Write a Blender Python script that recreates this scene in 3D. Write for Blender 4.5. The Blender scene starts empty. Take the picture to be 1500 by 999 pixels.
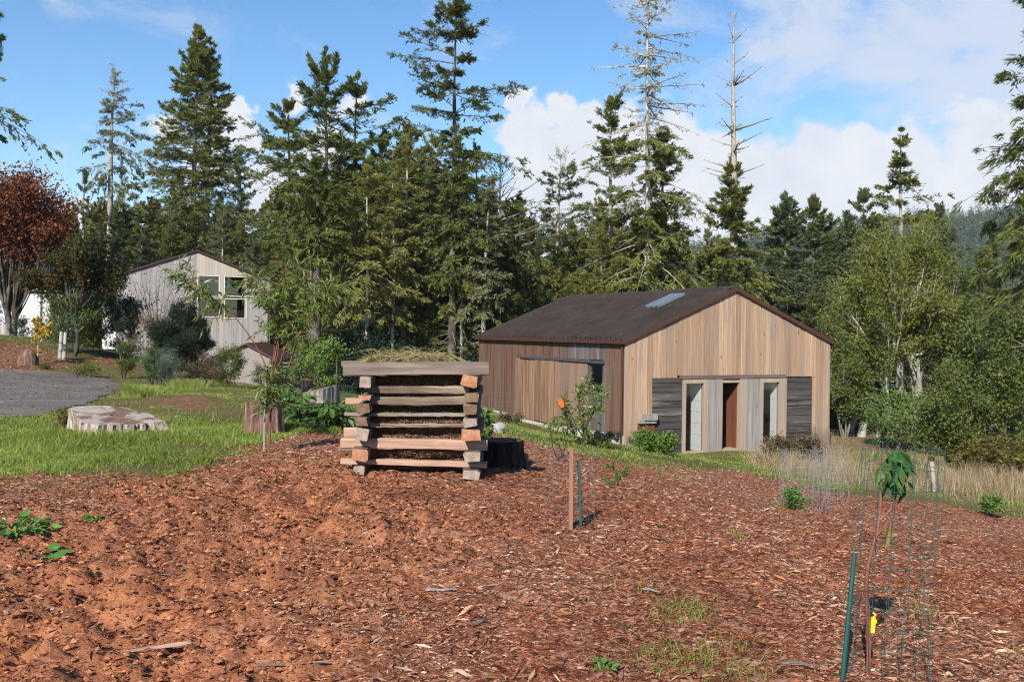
import bpy, math
import numpy as np
from mathutils import Matrix, Vector
R = math.radians
scn = bpy.context.scene
COL = scn.collection
# ------------------------------------------------------------------ survey of the place
# Eye level is z = 0.  x to the right, y away from the camera, metres.
F, HZ, ROLL = 1350.0, 487.0, 0.0125
def derol(px, py): return px + ROLL*(py-500), py - ROLL*(px-750)
def P(px, py, Y):
    x, y = derol(px, py)
    return np.array([(x-750)/F*Y, Y, (HZ-y)/F*Y])
def ray(px, py):
    x, y = derol(px, py)
    return np.array([(x-750)/F, 1.0, (HZ-y)/F])
# ------------------------------------------------------------------ value noise
def _hash(ix, iy, s):
    h = (ix*374761393 + iy*668265263 + s*974634777) & 0xFFFFFFFF
    h = ((h ^ (h >> 13))*1274126177) & 0xFFFFFFFF
    return ((h ^ (h >> 16)) & 0xFFFF)/65535.0
def vnoise(x, y, s=0):
    x = np.asarray(x, float); y = np.asarray(y, float)
    x0 = np.floor(x).astype(np.int64); y0 = np.floor(y).astype(np.int64)
    u = x-x0; v = y-y0; u = u*u*(3-2*u); v = v*v*(3-2*v)
    a = _hash(x0, y0, s); b = _hash(x0+1, y0, s); c = _hash(x0, y0+1, s); d = _hash(x0+1, y0+1, s)
    return (a*(1-u)+b*u)*(1-v) + (c*(1-u)+d*u)*v
def fbm(x, y, s=0, o=4):
    t = 0; a = .5; n = 0
    for i in range(o):
        t = t + a*vnoise(x*2**i+i*17.3, y*2**i-i*9.1, s+i); n += a; a *= .5
    return t/n
def sstep(a, b, x):
    t = np.clip((np.asarray(x, float)-a)/(b-a), 0, 1); return t*t*(3-2*t)
# ------------------------------------------------------------------ terrain
_c = [(-3,-2,-1.55),(0,-6,-1.5),(4,-3,-1.66),(-12,-6,-1.4),(12,-8,-2.0),(0,4.3,-1.62),(-2.4,4.3,-1.64),(2.4,4.3,-1.62)]
def cp(px, py, Y): _c.append(tuple(P(px, py, Y)))
for a in [(600,697,10),(850,770,7.6),(150,690,10),(155,635,13.5),(380,638,13.5),(393,663,11.7),(40,610,16),(40,542,31),
          (450,620,15.5),(290,540,45),(290,560,32),(290,580,22),(8,490,38),(57,530,33),(190,530,36),(780,652,14),
          (1000,685,15),(1200,715,15.5),(1500,757,15),(1200,800,9.5),(1490,900,6),(1150,740,13),(800,740,8.6),(740,610,27),
          (760,640,16),(1300,645,32),(1480,720,19),(1480,650,35),(600,600,22),(-250,560,24),(-250,500,40)]: cp(*a)
_c += [(3.1,25.9,-3.33),(.9,31,-3.22),(-1.4,35.6,-3.12),(10.1,29.2,-3.6),(6.6,27.4,-3.45),(5.6,38.8,-3.8),(7,33,-3.6),(-40,60,-1.0),(-12,58,-2.9),(20,60,-5),(50,60,-9),
       (-40,100,-4),(0,100,-7),(40,100,-12),(90,100,-18),(-30,10,-1.5),(-60,40,.2),(30,10,-4.6),(60,30,-10),(60,-20,-5),(-60,-20,-.5),(0,-40,0),(-90,90,-2)]
_c = np.array(_c)
def _U(r2): return np.where(r2 > 1e-9, r2*np.log(np.maximum(r2, 1e-9)), 0)
def _fit():
    n = len(_c); S = 20.0
    q = _c[:, :2]/S
    K = _U(((q[:, None]-q[None])**2).sum(-1)) + np.eye(n)*0.004
    A = np.zeros((n+3, n+3)); A[:n, :n] = K; A[:n, n] = 1; A[:n, n+1:] = q; A[n, :n] = 1; A[n+1:, :n] = q.T
    b = np.zeros(n+3); b[:n] = _c[:, 2]
    return q, np.linalg.solve(A, b), S
_q, _w, _S = _fit()
def base_z(x, y):
    x = np.asarray(x, float).ravel(); y = np.asarray(y, float).ravel()
    out = np.empty(len(x))
    for i in range(0, len(x), 40000):
        p = np.stack([x[i:i+40000], y[i:i+40000]], 1)/_S
        p = np.clip(p, -8, 8)
        out[i:i+40000] = _U(((p[:, None]-_q[None])**2).sum(-1)) @ _w[:-3] + _w[-3] + p @ _w[-2:]
    return out
def ridge(x): return np.clip(66 + x*.14, 20, 168)
def far_z(x, y):
    h = ridge(x)*(1+.10*(fbm(x/160, y/200, 31, 3)-.5)*2)
    z = -36 + (h+36)*sstep(330, 1230, y)**.85
    z = np.where(y > 1230, z-(y-1230)*.12, z)
    return z + (fbm(x/60, y/60, 5, 3)-.5)*10
def poly_sd(x, y, poly):
    """signed distance to a polygon, positive inside"""
    poly = np.asarray(poly, float); n = len(poly)
    d = np.full(x.shape, 1e9); ins = np.zeros(x.shape, bool)
    for i in range(n):
        a = poly[i]; b = poly[(i+1) % n]; e = b-a
        t = np.clip(((x-a[0])*e[0]+(y-a[1])*e[1])/(e@e+1e-12), 0, 1)
        d = np.minimum(d, np.hypot(x-a[0]-t*e[0], y-a[1]-t*e[1]))
        cond = (a[1] <= y) != (b[1] <= y)
        with np.errstate(divide='ignore', invalid='ignore'):
            xi = a[0]+(y-a[1])/(b[1]-a[1]+1e-12)*e[0]
        ins ^= cond & (x < xi)
    return np.where(ins, d, -d)
def smooth_z(x, y):
    x = np.asarray(x, float).ravel(); y = np.asarray(y, float).ravel()
    r = np.hypot(x, y)
    return base_z(x, y)*(1-sstep(85, 170, r)) + far_z(x, y)*sstep(85, 170, r)
def G0(px, py):
    """where the sight line through a photo point meets the smooth ground"""
    d = ray(px, py)
    Y = np.concatenate([np.arange(2.5, 45, .04), np.arange(45, 110, .3)])
    g = d[2]*Y - smooth_z(d[0]*Y, Y)
    k = np.argmax(g < 0) if (g < 0).any() else len(Y)-1
    return np.array([d[0]*Y[k], Y[k]])
def gpoly(pts): return np.array([G0(*p) for p in pts])
MULCH = np.vstack([gpoly([(-350,715),(0,698),(90,692),(240,692),(330,680),(372,655),(420,634),(500,636),(620,640),(720,628),(770,648),(850,668),(930,684),(1000,687),(1100,697),
                    (1200,717),(1300,730),(1400,744),(1500,759),(1750,800)]), [[14,4],[14,-14],[-14,-14],[-14,5]]])
ORANGE = np.vstack([gpoly([(-60,735),(120,738),(250,712),(350,690),(430,668),(520,692),(590,712),(665,745),(720,775),(640,815),(560,860),(520,999)]), [[-.6,-4],[-6,-4]]])
BEDS = [gpoly([(-200,515),(0,500),(60,508),(100,520),(118,540),(60,543),(0,543),(-200,545)]), gpoly([(150,530),(165,512),(205,520),(210,545)]),
        gpoly([(240,585),(290,578),(330,590),(270,600)])]
DRIVE = gpoly([(-330,640),(-150,622),(0,612),(60,610),(92,603),(140,590),(175,571),(180,562),(160,553),(110,547),(60,543),(0,541),(-330,545)])
def m_mulch(x, y): return sstep(-.18, .18, poly_sd(x, y, MULCH) + (fbm(x*1.3, y*1.3, 3)-.5)*1.5)
def m_orange(x, y): return sstep(-.5, .5, poly_sd(x, y, ORANGE) + (fbm(x*1.5, y*1.5, 7)-.5)*1.8)
def m_bed(x, y): return np.maximum.reduce([sstep(-.5, .4, poly_sd(x, y, b) + (fbm(x*.9, y*.9, 9)-.5)*2) for b in BEDS])
def m_drive(x, y): return sstep(-.12, .12, poly_sd(x, y, DRIVE))
def ground_z(x, y):
    x = np.asarray(x, float).ravel(); y = np.asarray(y, float).ravel()
    z = smooth_z(x, y)
    r = np.hypot(x, y-3)
    k = 1-sstep(30, 60, r)
    mu = m_mulch(x, y); orr = m_orange(x, y)*mu
    n1 = fbm(x*1.1, y*1.1, 11, 3)-.5
    n2 = fbm(x*4.2, y*4.2, 13, 3)-.5
    n3 = fbm(x*13, y*13, 17, 3)-.5
    n3 = np.where(n3 > 0, n3*1.3, n3*.7)
    det = n1*.12 + mu*(n2*.08 + n3*.04) + orr*(n2*.12 + n3*.085) + (1-mu)*n2*.05
    lump = sstep(.46, .66, fbm(x*1.6, y*1.6, 81, 3))*np.maximum(fbm(x*15, y*15, 83, 2)-.42, -.1)*.15*mu*(.35+.65*orr)
    return z + (det+lump)*k*(1-.9*m_drive(x, y))
def G(px, py):
    p = G0(px, py); return np.array([p[0], p[1], ground_z(p[0], p[1])[0]])
def gz(x, y): return float(ground_z(x, y)[0])
# ------------------------------------------------------------------ mesh building
def raw_mesh(name, V, Q=None, T=None, mi=None, smooth=False):
    me = bpy.data.meshes.new(name)
    V = np.asarray(V, np.float32)
    Q = np.zeros((0, 4), np.int32) if Q is None or len(Q) == 0 else np.asarray(Q, np.int32)
    T = np.zeros((0, 3), np.int32) if T is None or len(T) == 0 else np.asarray(T, np.int32)
    me.vertices.add(len(V)); me.vertices.foreach_set('co', V.ravel())
    nl = Q.size+T.size; npoly = len(Q)+len(T)
    me.loops.add(nl); me.loops.foreach_set('vertex_index', np.concatenate([Q.ravel(), T.ravel()]))
    me.polygons.add(npoly)
    ls = np.concatenate([np.arange(len(Q))*4, len(Q)*4+np.arange(len(T))*3]).astype(np.int32)
    me.polygons.foreach_set('loop_start', ls)
    if mi is not None: me.polygons.foreach_set('material_index', np.asarray(mi, np.int32))
    me.polygons.foreach_set('use_smooth', np.full(npoly, bool(smooth)))
    me.update(calc_edges=True); me.validate()
    return me
class MB:
    """collects shapes that become ONE mesh"""
    def __init__(s): s.V = []; s.Q = []; s.T = []; s.mq = []; s.mt = []; s.n = 0
    def add(s, V, Q=None, T=None, m=0):
        V = np.asarray(V, float).reshape(-1, 3); s.V.append(V)
        if Q is not None and len(Q):
            Q = np.asarray(Q); s.Q.append(Q+s.n); s.mq.append(np.full(len(Q), m))
        if T is not None and len(T):
            T = np.asarray(T); s.T.append(T+s.n); s.mt.append(np.full(len(T), m))
        s.n += len(V)
    def hexa(s, p, m=0):
        s.add(p, [(0,3,2,1),(4,5,6,7),(0,1,5,4),(1,2,6,5),(2,3,7,6),(3,0,4,7)], m=m)
    def box(s, x0, x1, y0, y1, z0, z1, m=0):
        s.hexa([(x0,y0,z0),(x1,y0,z0),(x1,y1,z0),(x0,y1,z0),(x0,y0,z1),(x1,y0,z1),(x1,y1,z1),(x0,y1,z1)], m)
    def tubes(s, Pn, Rn, sides=3, m=0, cap=False):
        """Pn (n,k,3) centre lines, Rn (n,k) radii"""
        Pn = np.asarray(Pn, float); Rn = np.asarray(Rn, float)
        if Pn.ndim == 2: Pn = Pn[None]; Rn = Rn[None]
        n, k, _ = Pn.shape
        if n == 0: return
        D = np.gradient(Pn, axis=1); D /= np.linalg.norm(D, axis=2, keepdims=True)+1e-9
        up = np.where(np.abs(D[:, :1, 2:3]) > .9, np.array([1., 0, 0]), np.array([0, 0, 1.]))
        A = np.cross(D, np.broadcast_to(up, D.shape)); A /= np.linalg.norm(A, axis=2, keepdims=True)+1e-9
        B = np.cross(D, A)
        th = np.arange(sides)*2*np.pi/sides
        V = Pn[:, :, None] + Rn[:, :, None, None]*(A[:, :, None]*np.cos(th)[:, None] + B[:, :, None]*np.sin(th)[:, None])
        i, j, q = np.meshgrid(np.arange(n), np.arange(k-1), np.arange(sides), indexing='ij')
        ix = lambda j_, q_: (i*k+j_)*sides+q_ % sides
        Q = np.stack([ix(j, q), ix(j, q+1), ix(j+1, q+1), ix(j+1, q)], -1).reshape(-1, 4)
        V = V.reshape(-1, 3)
        T = None
        if cap:
            T = []; c0 = len(V); V = np.vstack([V, Pn[:, 0], Pn[:, -1]])
            for a in range(n):
                for b in range(sides):
                    T.append((c0+a, (a*k)*sides+(b+1) % sides, (a*k)*sides+b))
                    T.append((c0+n+a, (a*k+k-1)*sides+b, (a*k+k-1)*sides+(b+1) % sides))
        s.add(V, Q, T, m)
    def kites(s, Pp, D, N, L, W, m=0, fold=.25, mid=.45):
        """leaf shaped folded quads: base point, direction, normal, length, width"""
        D = D/(np.linalg.norm(D, axis=1, keepdims=True)+1e-9)
        S = np.cross(D, N); S /= np.linalg.norm(S, axis=1, keepdims=True)+1e-9
        N = np.cross(S, D)
        L = np.broadcast_to(L, len(Pp))[:, None]; W = np.broadcast_to(W, len(Pp))[:, None]
        md = Pp + D*L*mid
        V = np.stack([Pp, md+S*W*.5+N*W*fold, Pp+D*L, md-S*W*.5+N*W*fold], 1).reshape(-1, 3)
        s.add(V, np.arange(len(Pp)*4).reshape(-1, 4), m=m)
    def slivers(s, Pp, D, L, W, H, m=0, seed=0):
        """elongated four sided splinters"""
        r = np.random.default_rng(seed)
        D = D/(np.linalg.norm(D, axis=1, keepdims=True)+1e-9)
        S = np.cross(D, np.array([0, 0, 1.])); S /= np.linalg.norm(S, axis=1, keepdims=True)+1e-9
        L = np.broadcast_to(L, len(Pp))[:, None]; W = np.broadcast_to(W, len(Pp))[:, None]; H = np.broadcast_to(H, len(Pp))[:, None]
        a = r.uniform(.25, .75, (len(Pp), 1))
        V = np.stack([Pp-D*L*.5, Pp+D*L*(a-.5)+S*W*.5, Pp+D*L*.5+np.array([0, 0, 1.])*H*.4, Pp+D*L*(.5-a)*.7-S*W*.3+np.array([0, 0, 1.])*H], 1).reshape(-1, 3)
        n = np.arange(len(Pp))[:, None, None]*4
        T = (n+np.array([[0,1,3],[1,2,3],[2,0,3],[0,2,1]])[None]).reshape(-1, 3)
        s.add(V, None, T, m)
    def mesh(s, name, smooth=False):
        V = np.vstack(s.V)
        Q = np.vstack(s.Q) if s.Q else None; T = np.vstack(s.T) if s.T else None
        mi = np.concatenate((s.mq or [])+(s.mt or []))
        return raw_mesh(name, V, Q, T, mi, smooth)
    def build(s, name, mats, parent=None, smooth=False, loc=None, label=None):
        o = bpy.data.objects.new(name, s.mesh(name, smooth)); COL.objects.link(o)
        for m in (mats if isinstance(mats, (list, tuple)) else [mats]): o.data.materials.append(m)
        if parent is not None: o.parent = parent
        if loc is not None: o.location = [float(v) for v in loc]
        if label: o['label'] = label
        return o
def tag(o, label=None, cat=None, group=None, kind=None):
    for k, v in (('label', label), ('category', cat), ('group', group), ('kind', kind)):
        if v: o[k] = v
    return o
def thing(name, label, cat, loc, rz=0, group=None):
    o = bpy.data.objects.new(name, None); COL.objects.link(o)
    o.location = [float(v) for v in loc]; o.rotation_euler = (0, 0, rz); o.empty_display_size = .2
    return tag(o, label, cat, group)
def dup(root, loc, rz=0, sc=(1, 1, 1), label=None, group=None):
    r = root.copy(); COL.objects.link(r); r.location = [float(v) for v in loc]; r.rotation_euler = (0, 0, rz); r.scale = sc
    if label: r['label'] = label
    if group: r['group'] = group
    for ch in list(root.children):
        c = ch.copy(); COL.objects.link(c); c.parent = r
        for g in list(ch.children):
            d = g.copy(); COL.objects.link(d); d.parent = c
    return r
def lathe_blob(V0, rings, seed, amp, freq=2.0):
    pass
# ------------------------------------------------------------------ materials
class NT:
    def __init__(s, name):
        s.m = bpy.data.materials.new(name); s.m.use_nodes = True; s.t = s.m.node_tree; s.t.nodes.clear()
        s.out = s.t.nodes.new('ShaderNodeOutputMaterial')
    def n(s, typ, props=None, **ins):
        nd = s.t.nodes.new('ShaderNode'+typ)
        for k, v in (props or {}).items(): setattr(nd, k, v)
        for k, v in ins.items():
            k = int(k[1:]) if k[0] == '_' and k[1:].isdigit() else k.replace('__', ' ')
            sock = nd.inputs[k]
            if isinstance(v, bpy.types.NodeSocket): s.t.links.new(v, sock)
            elif isinstance(v, bpy.types.Node): s.t.links.new(v.outputs[0], sock)
            else: sock.default_value = (*v, 1) if isinstance(v, tuple) and len(v) == 3 and sock.type == 'RGBA' else v
        return nd
    def math(s, op, a, b=0.0, clamp=False):
        return s.n('Math', {'operation': op, 'use_clamp': clamp}, _0=a, _1=b).outputs[0]
    def mix(s, f, a, b, blend='MIX'):
        nd = s.t.nodes.new('ShaderNodeMix'); nd.data_type = 'RGBA'; nd.blend_type = blend
        for k, v in ((0, f), (6, a), (7, b)):
            if isinstance(v, bpy.types.NodeSocket): s.t.links.new(v, nd.inputs[k])
            else: nd.inputs[k].default_value = (*v, 1) if isinstance(v, tuple) and len(v) == 3 else v
        return nd.outputs[2]
    def ramp(s, fac, stops, interp='LINEAR'):
        nd = s.t.nodes.new('ShaderNodeValToRGB'); nd.color_ramp.interpolation = interp
        el = nd.color_ramp.elements
        while len(el) < len(stops): el.new(.5)
        for e, (p, c) in zip(el, stops):
            e.position = p; e.color = (*c, 1) if len(c) == 3 else c
        s.t.links.new(fac, nd.inputs[0]); return nd.outputs[0]
    def coord(s, which='Object', scale=(1, 1, 1), loc=(0, 0, 0)):
        tc = s.n('TexCoord')
        mp = s.n('Mapping', Vector=tc.outputs[which], Scale=scale, Location=loc); return mp.outputs[0]
    def noise(s, vec, scale, detail=5, rough=.55, dist=0):
        return s.n('TexNoise', Vector=vec, Scale=scale, Detail=detail, Roughness=rough, Distortion=dist).outputs[0]
    def rnd(s): return s.n('NewGeometry').outputs['Random Per Island']
    def done(s, col, rough=.8, spec=.2, bump=None, bstr=.3, bdist=.01, metal=0, transl=None):
        b = s.n('BsdfPrincipled', Roughness=rough, Metallic=metal)
        b.inputs['Specular IOR Level'].default_value = spec
        if isinstance(col, bpy.types.NodeSocket): s.t.links.new(col, b.inputs['Base Color'])
        else: b.inputs['Base Color'].default_value = (*col, 1)
        if bump is not None:
            bn = s.n('Bump', Strength=bstr, Distance=bdist, Height=bump); s.t.links.new(bn.outputs[0], b.inputs['Normal'])
        sh = b.outputs[0]
        if transl is not None:
            tr = s.n('BsdfTranslucent')
            if isinstance(col, bpy.types.NodeSocket): s.t.links.new(col, tr.inputs[0])
            else: tr.inputs[0].default_value = (*col, 1)
            sh = s.n('MixShader', Fac=transl, _1=sh, _2=tr.outputs[0]).outputs[0]
        s.t.links.new(sh, s.out.inputs[0]); return s.m
def plain(name, col, rough=.7, spec=.2, metal=0, var=.15, sc=6.0):
    t = NT(name); v = t.coord()
    n = t.noise(v, sc, 5)
    c = t.mix(n, tuple(np.array(col)*(1-var*1.6)), tuple(np.minimum(1, np.array(col)*(1+var*1.6))))
    return t.done(c, rough, spec, bump=n, bstr=.15, metal=metal)
def leaf(name, cols, rough=.55, spec=.25, transl=.28, clump=.6, csc=.9):
    """foliage: each leaf its own tone, tones also drift from clump to clump"""
    t = NT(name); r = t.rnd(); v = t.coord()
    n = t.noise(v, csc, 3)
    f = t.math('ADD', t.math('MULTIPLY', r, 1-clump), t.math('MULTIPLY', t.math('MULTIPLY_ADD', n, 2.2, ), clump))
    nd = [x for x in t.t.nodes if x.type == 'MATH' and x.operation == 'MULTIPLY_ADD'][0]; nd.inputs[2].default_value = -.6
    c = t.ramp(f, [(i/(len(cols)-1), c) for i, c in enumerate(cols)])
    return t.done(c, rough, spec, transl=transl)
def bark(name, a, b, c=None, sc=5.0, ax=(1, 1, .25)):
    t = NT(name); v = t.coord('Object', ax)
    n = t.noise(v, sc, 6, .65, .5)
    n2 = t.noise(t.coord('Object'), sc*.6, 4)
    col = t.ramp(n, [(.32, a), (.62, b)])
    if c: col = t.mix(t.ramp(n2, [(.5, (0, 0, 0)), (.62, (1, 1, 1))]), col, c)
    return t.done(col, .9, .1, bump=n, bstr=.6, bdist=.03)
def wood(name, dark, light, weather=None, grain=(24, 24, .55), wamt=(.5, .7), var=.45, knots=.5, rough=.85, end=None, splash=None):
    """sawn boards: long grain, every board its own tone, knots, weathered patches"""
    t = NT(name); r = t.rnd()
    off = t.n('CombineXYZ', X=t.math('MULTIPLY', r, 37.0), Y=t.math('MULTIPLY', r, 91.0), Z=t.math('MULTIPLY', r, 53.0)).outputs[0]
    tc = t.n('TexCoord').outputs['Object']
    av = t.n('VectorMath', {'operation': 'ADD'}, _0=tc, _1=off).outputs[0]
    v = t.n('Mapping', Vector=av, Scale=grain).outputs[0]
    n = t.noise(v, 1.0, 6, .62, .4)
    n2 = t.noise(v, 3.3, 3, .6)
    f = t.math('ADD', t.math('MULTIPLY', n, .75), t.math('MULTIPLY', n2, .25))
    col = t.ramp(f, [(.3, dark), (.7, light)])
    tone = t.math('MULTIPLY_ADD', r, var*1.0, ); tn = [x for x in t.t.nodes if x.type == 'MATH' and x.operation == 'MULTIPLY_ADD'][-1]; tn.inputs[2].default_value = 1-var*.55
    col = t.mix(1.0, col, t.n('CombineColor', Red=tone, Green=t.math('POWER', tone, 1.08), Blue=t.math('POWER', tone, 1.15)).outputs[0], 'MULTIPLY')
    if weather:
        w = t.noise(t.n('Mapping', Vector=av, Scale=(grain[0]*.22, grain[1]*.22, max(.35, grain[2]*.5)) if grain[2] < 2 else (.35, 3, 3)).outputs[0], 1.0, 4, .6)
        col = t.mix(t.ramp(w, [(wamt[0], (0, 0, 0)), (wamt[1], (1, 1, 1))]), col, weather)
    if knots:
        ks = tuple(5.5 if g > 2 else 2.0 for g in grain)
        vo = t.n('TexVoronoi', Vector=t.n('Mapping', Vector=av, Scale=ks).outputs[0], Scale=1.0, Randomness=1.0)
        kf = t.ramp(vo.outputs['Distance'], [(.07, (1, 1, 1)), (.14, (0, 0, 0))])
        rare = t.ramp(t.n('SeparateColor', Color=vo.outputs['Color']).outputs[0], [(.55, (0, 0, 0)), (.58, (1, 1, 1))])
        col = t.mix(t.math('MULTIPLY', t.math('MULTIPLY', kf, rare), knots), col, tuple(np.array(dark)*.4))
    if splash:
        sp_ = t.math('ADD', t.math('MULTIPLY', t.n('SeparateXYZ', Vector=tc).outputs[2], -1.6), t.math('MULTIPLY', t.noise(t.n('Mapping', Vector=tc, Scale=(5, 5, 1.2)).outputs[0], 1.0, 5, .65), 1.3))
        col = t.mix(t.ramp(sp_, [(.50, (0, 0, 0)), (.95, (.75, .75, .75))]), col, splash)
    return t.done(col, rough, .15, bump=f, bstr=.5, bdist=.008)
M = {}
M['tan_siding'] = wood('tan_siding', (.205,.128,.082), (.405,.275,.18), (.235,.185,.152), wamt=(.48,.64), var=.48, knots=.9, splash=(.15,.115,.09))
M['brown_siding'] = wood('brown_siding', (.055,.028,.018), (.165,.086,.052), (.11,.09,.078), wamt=(.47,.66), var=.55, knots=.2, splash=(.11,.085,.07))
M['door_siding'] = wood('door_siding', (.13,.07,.042), (.33,.21,.135), (.13,.07,.042), wamt=(.45,.62), var=.3, knots=.3)
M['faded_siding'] = wood('faded_siding', (.13,.08,.055), (.26,.17,.12), (.17,.14,.12), var=.3, knots=.2)
M['grey_siding'] = wood('grey_siding', (.05,.042,.04), (.15,.13,.125), (.19,.175,.17), wamt=(.55,.75), var=.4, knots=.2)
M['grey_board'] = wood('grey_board', (.11,.10,.095), (.31,.285,.265), (.22,.17,.13), wamt=(.55,.72), var=.25, knots=.8)
M['black_plank'] = wood('black_plank', (.018,.016,.016), (.085,.076,.072), (.19,.165,.145), grain=(.8,16,16), wamt=(.55,.72), var=.5, knots=.2)
M['lintel_wood'] = wood('lintel_wood', (.06,.045,.035), (.16,.12,.10), None, grain=(.7,16,16), var=.1, knots=.2)
M['frame_wood'] = wood('frame_wood', (.19,.13,.09), (.37,.275,.195), (.25,.22,.19), wamt=(.45,.62), var=.4, knots=.4)
M['red_ply'] = wood('red_ply', (.085,.030,.017), (.16,.058,.030), None, grain=(6,6,.5), var=.1, knots=0)
M['concrete'] = plain('concrete', (.40,.37,.32), .9, .1, sc=3)
M['white_paint'] = plain('white_paint', (.58,.59,.60), .6, .2, var=.04)
M['trim_brown'] = plain('trim_brown', (.055,.026,.021), .5, .3, var=.12)
M['dark_metal'] = plain('dark_metal', (.05,.055,.065), .4, .5, var=.15)
M['dark_interior'] = plain('dark_interior', (.035,.032,.03), .9, .1)
M['skylight_rim'] = plain('skylight_rim', (.16,.19,.23), .35, .5, metal=.3)
M['cream_siding'] = wood('cream_siding', (.31,.275,.235), (.42,.375,.315), None, var=.12, knots=0)
M['pale_siding'] = wood('pale_siding', (.20,.185,.178), (.345,.32,.31), (.27,.255,.25), wamt=(.5,.7), var=.26, knots=0)
M['house_trim'] = plain('house_trim', (.62,.57,.50), .6, .2, var=.05)
M['stucco'] = plain('stucco', (.22,.19,.175), .9, .1, var=.08)
M['galvanised'] = plain('galvanised', (.35,.36,.38), .4, .5, metal=.6)
M['green_wire'] = plain('green_wire', (.012,.075,.065), .45, .4)
M['green_paint'] = plain('green_paint', (.008,.065,.055), .4, .4)
M['rust_wire'] = plain('rust_wire', (.045,.03,.024), .7, .3)
M['mesh_wire'] = plain('mesh_wire', (.15,.15,.16), .5, .5, metal=.4)
M['stake_wood'] = wood('stake_wood', (.15,.07,.042), (.27,.145,.095), None, var=.1, knots=0)
M['yellow_plastic'] = plain('yellow_plastic', (.8,.55,.02), .4, .4, var=.03)
M['orange_tape'] = plain('orange_tape', (.75,.10,.02), .4, .4, var=.05)
M['stone'] = plain('stone', (.27,.255,.24), .8, .2, var=.15, sc=8)
M['bark_pale'] = bark('bark_pale', (.13,.11,.095), (.40,.37,.33), (.30,.30,.24), 3.5)
M['bark_grey'] = bark('bark_grey', (.05,.042,.036), (.19,.165,.145), (.20,.20,.16), 4)
M['bark_dark'] = bark('bark_dark', (.022,.017,.014), (.085,.066,.052), (.12,.12,.095), 4)
M['bark_alder'] = bark('bark_alder', (.16,.14,.12), (.48,.45,.41), (.22,.23,.15), 3)
M['bark_red'] = bark('bark_red', (.10,.035,.028), (.22,.09,.065), None, 14)
M['dead_wood'] = bark('dead_wood', (.15,.125,.105), (.36,.31,.27), (.22,.22,.17), 5)
M['dead_grey'] = bark('dead_grey', (.11,.10,.09), (.27,.25,.225), None, 5)
# conifer needles and leaves
M['fir_dark'] = leaf('fir_dark', [(.052,.072,.018), (.125,.152,.036), (.225,.235,.064)], transl=.48)
M['fir_mid'] = leaf('fir_mid', [(.072,.09,.019), (.17,.188,.040), (.28,.272,.070)], transl=.48)
M['fir_light'] = leaf('fir_light', [(.10,.108,.026), (.21,.21,.054), (.32,.30,.092)], transl=.48)
M['fir_blue'] = leaf('fir_blue', [(.042,.064,.028), (.10,.132,.055), (.175,.20,.09)], transl=.4)
M['fir_lichen'] = leaf('fir_lichen', [(.065,.08,.03), (.15,.16,.065), (.29,.28,.165)], transl=.38)
M['lichen'] = leaf('lichen', [(.15,.15,.10), (.28,.27,.18), (.42,.40,.29)], transl=.15)
M['alder_leaf'] = leaf('alder_leaf', [(.055,.075,.012), (.15,.17,.028), (.27,.26,.05)], csc=.6, transl=.4)
M['shrub_green'] = leaf('shrub_green', [(.034,.055,.012), (.092,.125,.024), (.18,.20,.045)], csc=1.5)
M['shrub_bright'] = leaf('shrub_bright', [(.04,.085,.014), (.10,.17,.030), (.19,.26,.055)], csc=1.5)
M['shrub_dark'] = leaf('shrub_dark', [(.008,.016,.010), (.018,.032,.018), (.038,.058,.028)], csc=1.5)
M['shrub_blue'] = leaf('shrub_blue', [(.025,.05,.04), (.06,.095,.075), (.13,.17,.13)], csc=1.5)
M['shrub_grey'] = leaf('shrub_grey', [(.05,.065,.04), (.11,.135,.085), (.20,.23,.16)], csc=1.5)
M['shrub_brown'] = leaf('shrub_brown', [(.045,.030,.018), (.11,.078,.04), (.19,.15,.07)], csc=1.2)
M['fern_leaf'] = leaf('fern_leaf', [(.06,.05,.014), (.16,.125,.03), (.28,.21,.055)], csc=1.0)
M['maple_red'] = leaf('maple_red', [(.065,.024,.012), (.18,.056,.024), (.30,.13,.045)], transl=.4)
M['maple_orange'] = leaf('maple_orange', [(.012,.020,.006), (.036,.044,.010), (.22,.095,.018)], csc=1.1, clump=.7, transl=.35)
M['yellow_leaf'] = leaf('yellow_leaf', [(.24,.16,.02), (.42,.29,.03), (.55,.42,.06)])
M['peach_leaf'] = leaf('peach_leaf', [(.045,.078,.014), (.11,.16,.028), (.22,.25,.06)], rough=.38, spec=.45, csc=2.5, transl=.32)
M['cherry_leaf'] = leaf('cherry_leaf', [(.018,.055,.018), (.040,.105,.026), (.085,.165,.04)], rough=.5, spec=.3, csc=8, clump=.35)
M['hosta_leaf'] = leaf('hosta_leaf', [(.03,.062,.014), (.075,.135,.028), (.16,.23,.055)], rough=.4, spec=.4, csc=2)
M['weed_leaf'] = leaf('weed_leaf', [(.035,.085,.016), (.07,.16,.028), (.12,.24,.045)], csc=5)
M['grass_green'] = leaf('grass_green', [(.085,.085,.02), (.165,.225,.036), (.31,.35,.085)], csc=.5, clump=.5)
M['grass_dry'] = leaf('grass_dry', [(.12,.085,.045), (.28,.21,.12), (.44,.36,.22)], csc=.6, clump=.4, transl=.2)
M['clippings'] = leaf('clippings', [(.10,.085,.03), (.24,.20,.08), (.42,.36,.19)], csc=3, clump=.3)
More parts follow.
